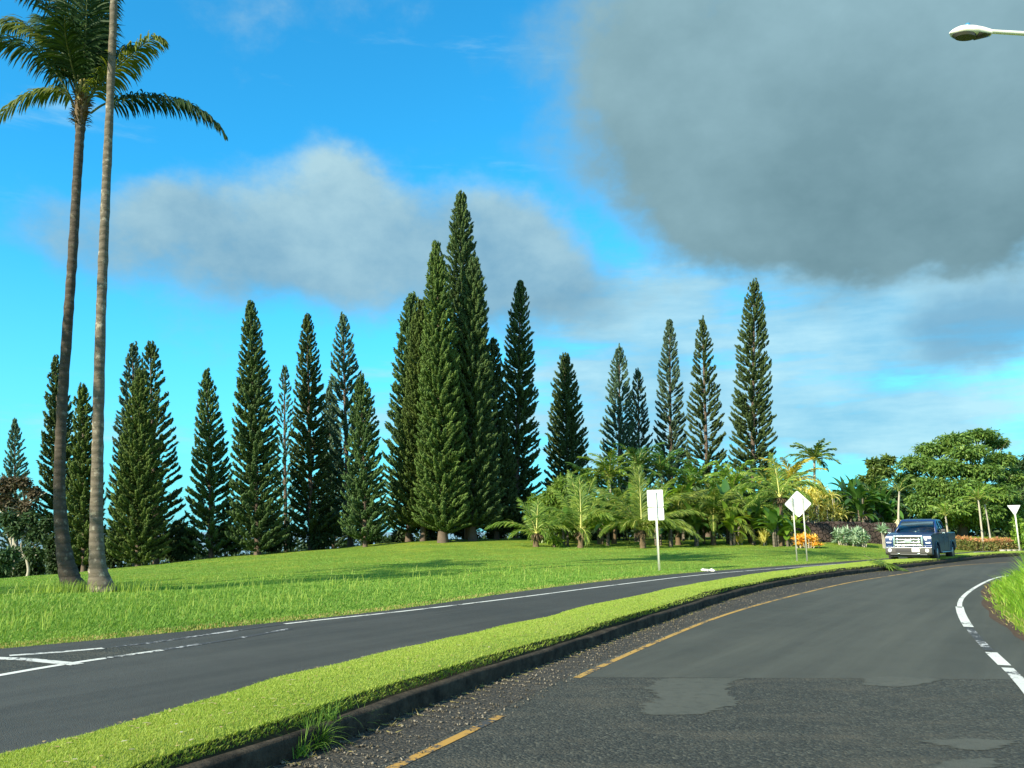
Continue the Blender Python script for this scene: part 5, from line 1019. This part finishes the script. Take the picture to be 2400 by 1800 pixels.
fallen([(2025, 1301, .30), (2048, 1312, .32), (2075, 1322, .25), (2100, 1332, .06), (2128, 1338, .03)], 'fallen green palm frond lying over the median kerb near the truck')
rs = np.random.RandomState(11); g = Geo(); bl = gpt(1659, 32.3)
for k in range(9):
    c = rs.randn(3) * [.10, .05, .02] + [0, 0, .05]; sv_ = norm(rs.randn(14, 3)); import itertools
    V = []; th_ = np.linspace(0, 2 * pi, 8, endpoint=False)
    for q, ph in enumerate((-1.2, -.4, .4, 1.2)): V += [[.075 * math.cos(ph) * math.cos(t) * (.7 + .6 * rs.rand()), .06 * math.cos(ph) * math.sin(t) * (.7 + .6 * rs.rand()), .05 * math.sin(ph) * (.7 + .6 * rs.rand())] for t in th_]
    i = np.arange(3)[:, None] * 8; j = np.arange(8)[None]; F = np.stack([i + j, i + (j + 1) % 8, i + 8 + (j + 1) % 8, i + 8 + j], -1).reshape(-1, 4); V = np.array(V) + c
    g.add(V, F); g.add(V[-8:], [list(range(8))]); g.add(V[:8], [list(range(8))[::-1]])
o = g.build('crumpled_litter', M['litter']); o.location = bl; tag(o, 'small pale crumpled heap lying on the grass edge right of the rectangular sign', 'litter')

# ---------------------------------------------------------------- pickup truck
def paintmat(name, col, rough=.18, metal=.0, coat=1.0):
    m, t = newmat(name); p = t.n('ShaderNodeBsdfPrincipled'); p.inputs['Base Color'].default_value = (*col, 1); p.inputs['Roughness'].default_value = rough; p.inputs['Metallic'].default_value = metal
    p.inputs['Coat Weight'].default_value = coat; p.inputs['Coat Roughness'].default_value = .05; outmat(t, p.outputs[0]); return m
blue = paintmat('dark_blue_paint', (.008, .032, .12), .30, .0, .6); chrome = paintmat('chrome', (.85, .87, .88), .12, 1.0, 0); black = plain('black_plastic', (.02, .02, .022), .5); rub = plain('tyre_rubber', (.025, .025, .026), .85)
alloy = paintmat('alloy_wheel', (.30, .31, .32), .3, .9, 0); white_g = paintmat('pale_lamp_glass', (.85, .86, .84), .1, 0); amber = paintmat('amber_lens', (.75, .35, .12), .2, 0)
gm, gt = newmat('tinted_glass'); tr1 = gt.n('ShaderNodeBsdfTransparent'); tr1.inputs[0].default_value = (.30, .38, .40, 1); gl = gt.n('ShaderNodeBsdfGlossy'); gl.inputs['Roughness'].default_value = .03; lw = gt.n('ShaderNodeLayerWeight'); lw.inputs[0].default_value = .25
mx = gt.n('ShaderNodeMixShader'); gt.put(mx.inputs[0], gt.m('ADD', lw.outputs[0], .06)); gt.t.links.new(tr1.outputs[0], mx.inputs[1]); gt.t.links.new(gl.outputs[0], mx.inputs[2]); outmat(gt, mx.outputs[0])
tg = onz(2157, 1314, 0.0); TD = 40.6; tg = gpt(2139, TD); tg[2] = 0
truck = thing('pickup_truck', 'dark blue pickup truck with chrome grille coming towards the camera', 'pickup truck', tg)
to = -tg[:2] / np.linalg.norm(tg[:2]); ang = math.atan2(to[1], to[0]) - math.radians(11.5)
truck.rotation_euler = (0, 0, ang); truck.location = tg - np.array([math.cos(ang), math.sin(ang), 0]) * 2.4; truck.scale = (1.05, 1.05, 1.05)
def bm_obj(name, bm_, mat, parent, bev=0, seg=2, smooth=True):
    me = bpy.data.meshes.new(name); import bmesh
    bmesh.ops.recalc_face_normals(bm_, faces=bm_.faces); bm_.to_mesh(me); bm_.free(); o = bpy.data.objects.new(name, me); COL.objects.link(o); o.parent = parent; me.materials.append(mat)
    if bev: b = o.modifiers.new('bevel', 'BEVEL'); b.width = bev; b.segments = seg; b.limit_method = 'ANGLE'; b.angle_limit = math.radians(28)
    if smooth:
        me.polygons.foreach_set('use_smooth', [True] * len(me.polygons)); w = o.modifiers.new('wn', 'WEIGHTED_NORMAL')
    return o
import bmesh
def prism(name, prof, w, mat, parent, bev=.03, taper=None, yc=0.0):
    """side profile (x,z) spanned across the width; taper(x,z) scales the half width"""
    b = bmesh.new(); L_, R_ = [], []
    for x, z in prof:
        k = taper(x, z) if taper else 1.0
        L_.append(b.verts.new((x, yc + w / 2 * k, z))); R_.append(b.verts.new((x, yc - w / 2 * k, z)))
    n = len(prof); b.faces.new(L_); b.faces.new(R_[::-1])
    for i in range(n): b.faces.new((L_[i], R_[i], R_[(i + 1) % n], L_[(i + 1) % n]))
    return bm_obj(name, b, mat, parent, bev)
def bx(name, c, s, mat, parent, bev=.012, rot=None):
    b = bmesh.new(); bmesh.ops.create_cube(b, size=1.0); bmesh.ops.scale(b, vec=s, verts=b.verts)
    if rot: bmesh.ops.rotate(b, cent=(0, 0, 0), matrix=Matrix.Rotation(rot[0], 3, rot[1]), verts=b.verts)
    bmesh.ops.translate(b, vec=c, verts=b.verts); return bm_obj(name, b, mat, parent, bev)
def arcpts(cx, r, cz, a0, a1, n=12): return [(cx + r * math.cos(a), cz + r * math.sin(a)) for a in np.linspace(a0, a1, n)]
FA, RA = 1.85, -1.83      # axles
fr_arch = arcpts(FA, .50, .44, .35, pi - .35); rr_arch = arcpts(RA, .50, .44, .35, pi - .35)
prof = [(2.72, .62), (2.82, .80), (2.84, 1.06), (2.78, 1.20), (2.45, 1.28), (1.30, 1.37), (-.86, 1.36), (-.90, .98), (-2.86, .98), (-2.90, .62)] + [(RA - .47, .61)] + rr_arch[::-1][0:] + [(RA + .47, .52), (FA - .47, .50)] + fr_arch[::-1] + [(FA + .47, .61)]
body = prism('body', prof, 1.98, blue, truck, .035, lambda x, z: (.97 if z > 1.1 else 1.0) * (.955 if x > 2.4 else 1.0))
for sgn in (-1, 1):
    prism('bed_side', [(-.90, .97), (-2.88, .97), (-2.90, 1.36), (-.90, 1.36)], .10, blue, truck, .02, yc=sgn * .925)
prism('tailgate', [(-2.82, .80), (-2.92, .80), (-2.92, 1.35), (-2.84, 1.35)], 1.74, blue, truck, .015)
# cab: pillars and roof as one shell, glass set in
def cabx(z): t = (z - 1.32) / .62; return t
roofp = [(1.32, 1.30), (1.10, 1.44), (.55, 1.86), (.40, 1.93), (.05, 1.965), (-.60, 1.955), (-.78, 1.91), (-.93, 1.34)]
cab = Geo()
def cw(z): return .93 - .19 * max(0, (z - 1.32) / .62)
def band(P, Q, w0=None):  # solid strip between two side profiles
    pass
b = bmesh.new(); ring = []
lv = [(1.36, 1.26, -.93), (1.86, .55, -.79), (1.93, .42, -.72), (1.965, .10, -.55)]
for z, xf, xr in lv:
    w_ = cw(z) if z < 1.95 else .62; ring.append([b.verts.new(p) for p in ((xf, -w_ * .90, z), (xf - .10, -w_, z), (xr + .06, -w_, z), (xr, -w_ * .92, z), (xr, w_ * .92, z), (xr + .06, w_, z), (xf - .10, w_, z), (xf, w_ * .90, z))])
for r0_, r1_ in zip(ring[1:-1], ring[2:]):
    for i in range(8): b.faces.new((r0_[i], r0_[(i + 1) % 8], r1_[(i + 1) % 8], r1_[i]))
b.faces.new(ring[-1]); 
# pillars (corner faces of the lower ring)
for i in (0, 2, 4, 6): b.faces.new((ring[0][i], ring[0][i + 1], ring[1][i + 1], ring[1][i]))
roof = bm_obj('cab', b, blue, truck, .0); so = roof.modifiers.new('solid', 'SOLIDIFY'); so.thickness = .05; so.offset = -1
def quadpane(name, P, mat=gm, th=.012):
    g_ = Geo(); P = np.array(P, float); nrm = norm(np.cross(P[1] - P[0], P[2] - P[0])[None])[0] * th; g_.add(np.vstack([P, P - nrm]), [[0, 1, 2, 3], [7, 6, 5, 4], [0, 4, 5, 1], [1, 5, 6, 2], [2, 6, 7, 3], [3, 7, 4, 0]]); return g_.build(name, mat, truck)
quadpane('windshield', [(1.25, -.81, 1.38), (1.25, .81, 1.38), (.57, .655, 1.85), (.57, -.655, 1.85)])
quadpane('rear_window', [(-.91, .82, 1.34), (-.91, -.82, 1.34), (-.79, -.67, 1.85), (-.79, .67, 1.85)])
for s_ in (-1, 1):
    quadpane('side_window', [(1.10, s_ * .91, 1.38), (.20, s_ * .91, 1.38), (.20, s_ * .745, 1.84), (.50, s_ * .745, 1.84)])
    quadpane('side_window', [(.08, s_ * .91, 1.38), (-.80, s_ * .91, 1.38), (-.70, s_ * .745, 1.84), (.08, s_ * .745, 1.84)])
    pl = Geo(); pl.add([(.20, s_ * .925, 1.31), (.08, s_ * .925, 1.31), (.08, s_ * .755, 1.87), (.20, s_ * .755, 1.87)], [[0, 1, 2, 3]]); pl.build('door_pillar', blue, truck)
    # mirrors, handles, steps, flares, wheels
    mr = bx('mirror', (1.02, s_ * 1.13, 1.40), (.10, .22, .20), black, truck, .03); bx('mirror_arm', (1.04, s_ * .98, 1.33), (.06, .14, .05), black, mr, .01); bx('turn_lamp', (1.078, s_ * 1.14, 1.325), (.01, .13, .035), chrome, mr, .003)
    for x in (.22, -.72): bx('door_handle', (x, s_ * .985, 1.13), (.17, .03, .035), black, truck, .01)
    for x in (1.22, .14, -.90): g_ = Geo(); box(g_, (x, s_ * .9875, .93), (.008, .006, .70)); g_.build('door_seam', black, truck)
    bx('side_step', (.0, s_ * 1.0, .47), (2.3, .16, .05), alloy, truck, .015)
    for cx in (FA, RA):
        A = arcpts(cx, .505, .44, .1, pi - .1, 14); Bq = arcpts(cx, .565, .44, .1, pi - .1, 14)
        g_ = Geo(); VV = [(x, s_ * (1.015), z) for x, z in A] + [(x, s_ * 1.0, z) for x, z in Bq] + [(x, s_ * .97, z) for x, z in A] + [(x, s_ * .97, z) for x, z in Bq]; i = np.arange(13)
        g_.add(VV, np.stack([i, i + 1, i + 15, i + 14], 1)); g_.add(VV, np.stack([i, i + 28, i + 29, i + 1], 1)); g_.add(VV, np.stack([i + 14, i + 15, i + 43, i + 42], 1)); g_.build('wheel_flare', black, truck)
        whl = bpy.data.objects.new('wheel', None); COL.objects.link(whl); whl.parent = truck; whl.location = (cx, s_ * .86, .41)
        g_ = Geo(); pr = [(-.13, .25), (-.14, .36), (-.12, .40), (-.05, .412), (.05, .412), (.12, .40), (.14, .36), (.13, .25), (-.13, .25)]; th_ = np.linspace(0, 2 * pi, 36, endpoint=False)
        VV = np.array([[(r_ * (1 + (.012 if (q % 2 and r_ > .39) else 0))) * math.cos(t), y_, r_ * (1 + (.012 if (q % 2 and r_ > .39) else 0)) * math.sin(t)] for y_, r_ in pr for q, t in enumerate(th_)]); i = np.arange(8)[:, None] * 36; j = np.arange(36)[None]
        g_.add(VV, np.stack([i + j, i + (j + 1) % 36, i + 36 + (j + 1) % 36, i + 36 + j], -1).reshape(-1, 4)); g_.build('tyre', rub, whl, True)
        g_ = Geo(); tube(g_, np.array([[0, s_ * .02, 0], [0, s_ * .05, 0]]), [.25, .25], 28); tube(g_, np.array([[0, s_ * .05, 0], [0, s_ * .125, 0], [0, s_ * .12, 0]]), [.25, .252, .225], 28, cap=False)
        tube(g_, np.array([[0, s_ * .05, 0], [0, s_ * .115, 0]]), [.07, .055], 14)
        for q in range(6): a_ = q * pi / 3; box(g_, (.15 * math.cos(a_), s_ * .085, .15 * math.sin(a_)), (.17, .04, .055), 0, Matrix.Rotation(-a_, 3, 'Y'))
        g_.build('rim', alloy, whl)
# grille
gr = bx('grille', (2.835, 0, .98), (.06, 1.16, .44), black, truck, .02)
for z_, h_ in ((1.175, .055), (.785, .055)): bx('grille_bar', (2.87, 0, z_), (.07, 1.20, h_), chrome, gr, .015)
for z_ in (.905, 1.025): bx('grille_bar', (2.872, 0, z_), (.06, 1.0, .062), chrome, gr, .015)
for y_ in (-.57, .57): bx('grille_bar', (2.87, y_, .98), (.07, .09, .42), chrome, gr, .02)
for y_ in (-.44, .44): bx('grille_bar', (2.873, y_, .965), (.06, .05, .30), chrome, gr, .012)
g_ = Geo(); tube(g_, np.array([[2.885, 0, .965], [2.925, 0, .965]]), [1, .92], 28); V_ = np.concatenate(g_.v); V_[:, 1] *= .17; V_[:, 2] = .965 + (V_[:, 2] - .965) * .07; g_.v = [V_[:len(V_) - 56], V_[len(V_) - 56:]] if False else [V_]; g_.build('emblem', chrome, gr)
for s_ in (-1, 1):
    hl_ = bx('headlight', (2.76, s_ * .79, 1.0), (.13, .30, .26), paintmat('lamp_housing_%d' % s_, (.16, .18, .19), .1, .3), truck, .03)
    bx('reflector', (2.835, s_ * .72, 1.04), (.012, .09, .07), white_g, hl_, .02); bx('indicator', (2.832, s_ * .80, .90), (.016, .20, .055), white_g, hl_, .01); bx('side_marker', (2.78, s_ * .925, .97), (.09, .016, .18), amber, hl_, .004)
    fl = bpy.data.objects.new('fog_lamp', None); g_ = Geo(); tube(g_, np.array([[2.90, s_ * .76, .57], [2.942, s_ * .76, .57]]), [.085, .075], 18); COL.objects.unlink(fl) if fl.name in COL.objects else None; bpy.data.objects.remove(fl); g_.build('fog_lamp', white_g, truck)
    bx('tow_hook', (2.94, s_ * .40, .42), (.06, .09, .045), chrome, truck, .01)
bp = prism('bumper', [(2.66, .66), (2.88, .70), (2.925, .66), (2.93, .44), (2.86, .36), (2.66, .40)], 1.96, paintmat('chrome_reflecting_road', (.05, .048, .043), .5, .2, 0), truck, .03, lambda x, z: .97 if x > 2.8 else 1.0)  # road reflected in the chrome is put into the bumper's dark colour
bx('bumper_rim', (2.905, 0, .695), (.05, 1.90, .035), chrome, bp, .01); bx('bumper_opening', (2.930, -.05, .57), (.02, .95, .13), black, bp, .01); bx('bumper_skin', (2.905, 0, .40), (.05, 1.5, .05), plain('grey_plastic', (.10, .10, .10), .6), bp, .01)
for s_ in (-1, 1): bx('bumper_corner', (2.905, s_ * .76, .56), (.04, .38, .17), plain('dark_trim_%d' % s_, (.07, .066, .06), .5), bp, .02)
bx('number_plate', (2.95, .30, .58), (.012, .31, .155), plain('number_plate_white', (.80, .80, .76), .4), truck, .006)
bx('air_dam', (2.70, 0, .33), (.10, 1.55, .13), black, truck, .02); bx('skid_bar', (2.72, 0, .30), (.06, 1.35, .03), plain('dull_metal', (.35, .33, .28), .5, .5), truck, .01)
bx('chassis', (0, 0, .50), (5.0, 1.1, .20), black, truck, .02); bx('axle', (FA, 0, .38), (.16, 1.4, .12), black, truck, .03); bx('differential', (RA, .0, .36), (.30, .34, .28), black, truck, .06); bx('axle', (RA, 0, .40), (.12, 1.5, .10), black, truck, .03)
# cabin inside
inn = plain('cabin_trim', (.03, .032, .035), .8); bx('dashboard', (1.02, 0, 1.24), (.45, 1.66, .16), inn, truck, .03)
for y_ in (-.42, .42):
    st_ = bx('seat', (.12, y_, 1.0), (.50, .50, .14), inn, truck, .04); bx('seat_back', (-.14, y_, 1.28), (.13, .48, .56), inn, st_, .05); bx('headrest', (-.17, y_, 1.64), (.09, .26, .17), plain('headrest_cloth', (.10, .105, .11), .8), st_, .04)
g_ = Geo(); tt = np.linspace(0, 2 * pi, 20); rp = np.stack([.78 + .08 * np.sin(tt), .42 + .19 * np.cos(tt), 1.28 + .17 * np.sin(tt)], 1); tube(g_, rp, .016, 6, cap=False); g_.build('steering_wheel', black, truck)
bx('rear_view_mirror', (.62, 0, 1.76), (.03, .22, .07), black, truck, .01); bx('sun_visor', (.60, .36, 1.80), (.02, .18, .03), plain('visor_label', (.7, .7, .66), .6), truck, .003)
# driver, one skinned body
pm = bpy.data.meshes.new('person'); vv = [(.12, 0, .0), (.06, 0, .22), (.03, 0, .42), (.03, 0, .52), (.04, 0, .60), (.05, 0, .70), (.03, .17, .42), (.22, .24, .22), (.50, .16, .24), (.60, .13, .27), (.03, -.17, .42), (.22, -.24, .22), (.50, -.16, .24), (.60, -.13, .27), (.30, .10, .0), (.55, .11, .04), (.72, .11, -.30), (.30, -.10, .0), (.55, -.11, .04), (.72, -.11, -.30)]
ee = [(0, 1), (1, 2), (2, 3), (3, 4), (4, 5), (2, 6), (6, 7), (7, 8), (8, 9), (2, 10), (10, 11), (11, 12), (12, 13), (0, 14), (14, 15), (15, 16), (0, 17), (17, 18), (18, 19)]
rad = [.14, .135, .12, .05, .085, .07, .07, .05, .04, .035, .07, .05, .04, .035, .09, .075, .05, .09, .075, .05]
pm.from_pydata(vv, ee, []); person = bpy.data.objects.new('person', pm); COL.objects.link(person); sk = person.modifiers.new('skin', 'SKIN'); sk.use_smooth_shade = True
for i, r_ in enumerate(rad): pm.skin_vertices[0].data[i].radius = (r_, r_)
pm.skin_vertices[0].data[0].use_root = True; ss_ = person.modifiers.new('sub', 'SUBSURF'); ss_.levels = 1; ss_.render_levels = 2
pm.materials.append(plain('skin_tone', (.42, .26, .18), .6))
Rz = Matrix.Rotation(ang, 3, 'Z'); person.location = Vector(truck.location) + Rz @ Vector((.02, .42, 1.06)) * 1.05; person.rotation_euler = (0, 0, ang)
tag(person, 'person in a pale shirt driving the blue pickup', 'person')
def around(name, pts, rads, mat):
    g_ = Geo(); tube(g_, cr(np.array(pts), 9), np.interp(np.linspace(0, 1, 9), np.linspace(0, 1, len(rads)), rads), 12); return g_.build(name, mat, person, True)
around('shirt', [(.11, 0, .02), (.06, 0, .22), (.035, 0, .40), (.03, 0, .46)], [.165, .165, .15, .07], plain('pale_shirt', (.62, .62, .58), .8))
for s_ in (-1, 1): around('sleeve', [(.02, s_ * .12, .41), (.05, s_ * .19, .38), (.16, s_ * .235, .27)], [.085, .078, .066], plain('pale_shirt_sleeve', (.62, .62, .58), .8))
around('hair', [(.0, 0, .60), (.01, 0, .68), (.02, 0, .745)], [.09, .098, .05], plain('dark_hair', (.03, .025, .02), .8))
# ---------------------------------------------------------------- sea beyond the falling ground
sm_, st2 = newmat('sea_water'); outmat(st2, princ(st2, (.20, .30, .33), .6, 0, .5, st2.noise(st2.n('ShaderNodeNewGeometry').outputs['Position'], .08, 5.0).outputs['Fac'], .4, .5))
g = Geo(); g.add([(-45000, -45000, -26), (45000, -45000, -26), (45000, 60000, -26), (-45000, 60000, -26)], [[0, 1, 2, 3]]); tag(g.build('sea', sm_), 'distant sea behind the trees', kind='structure')
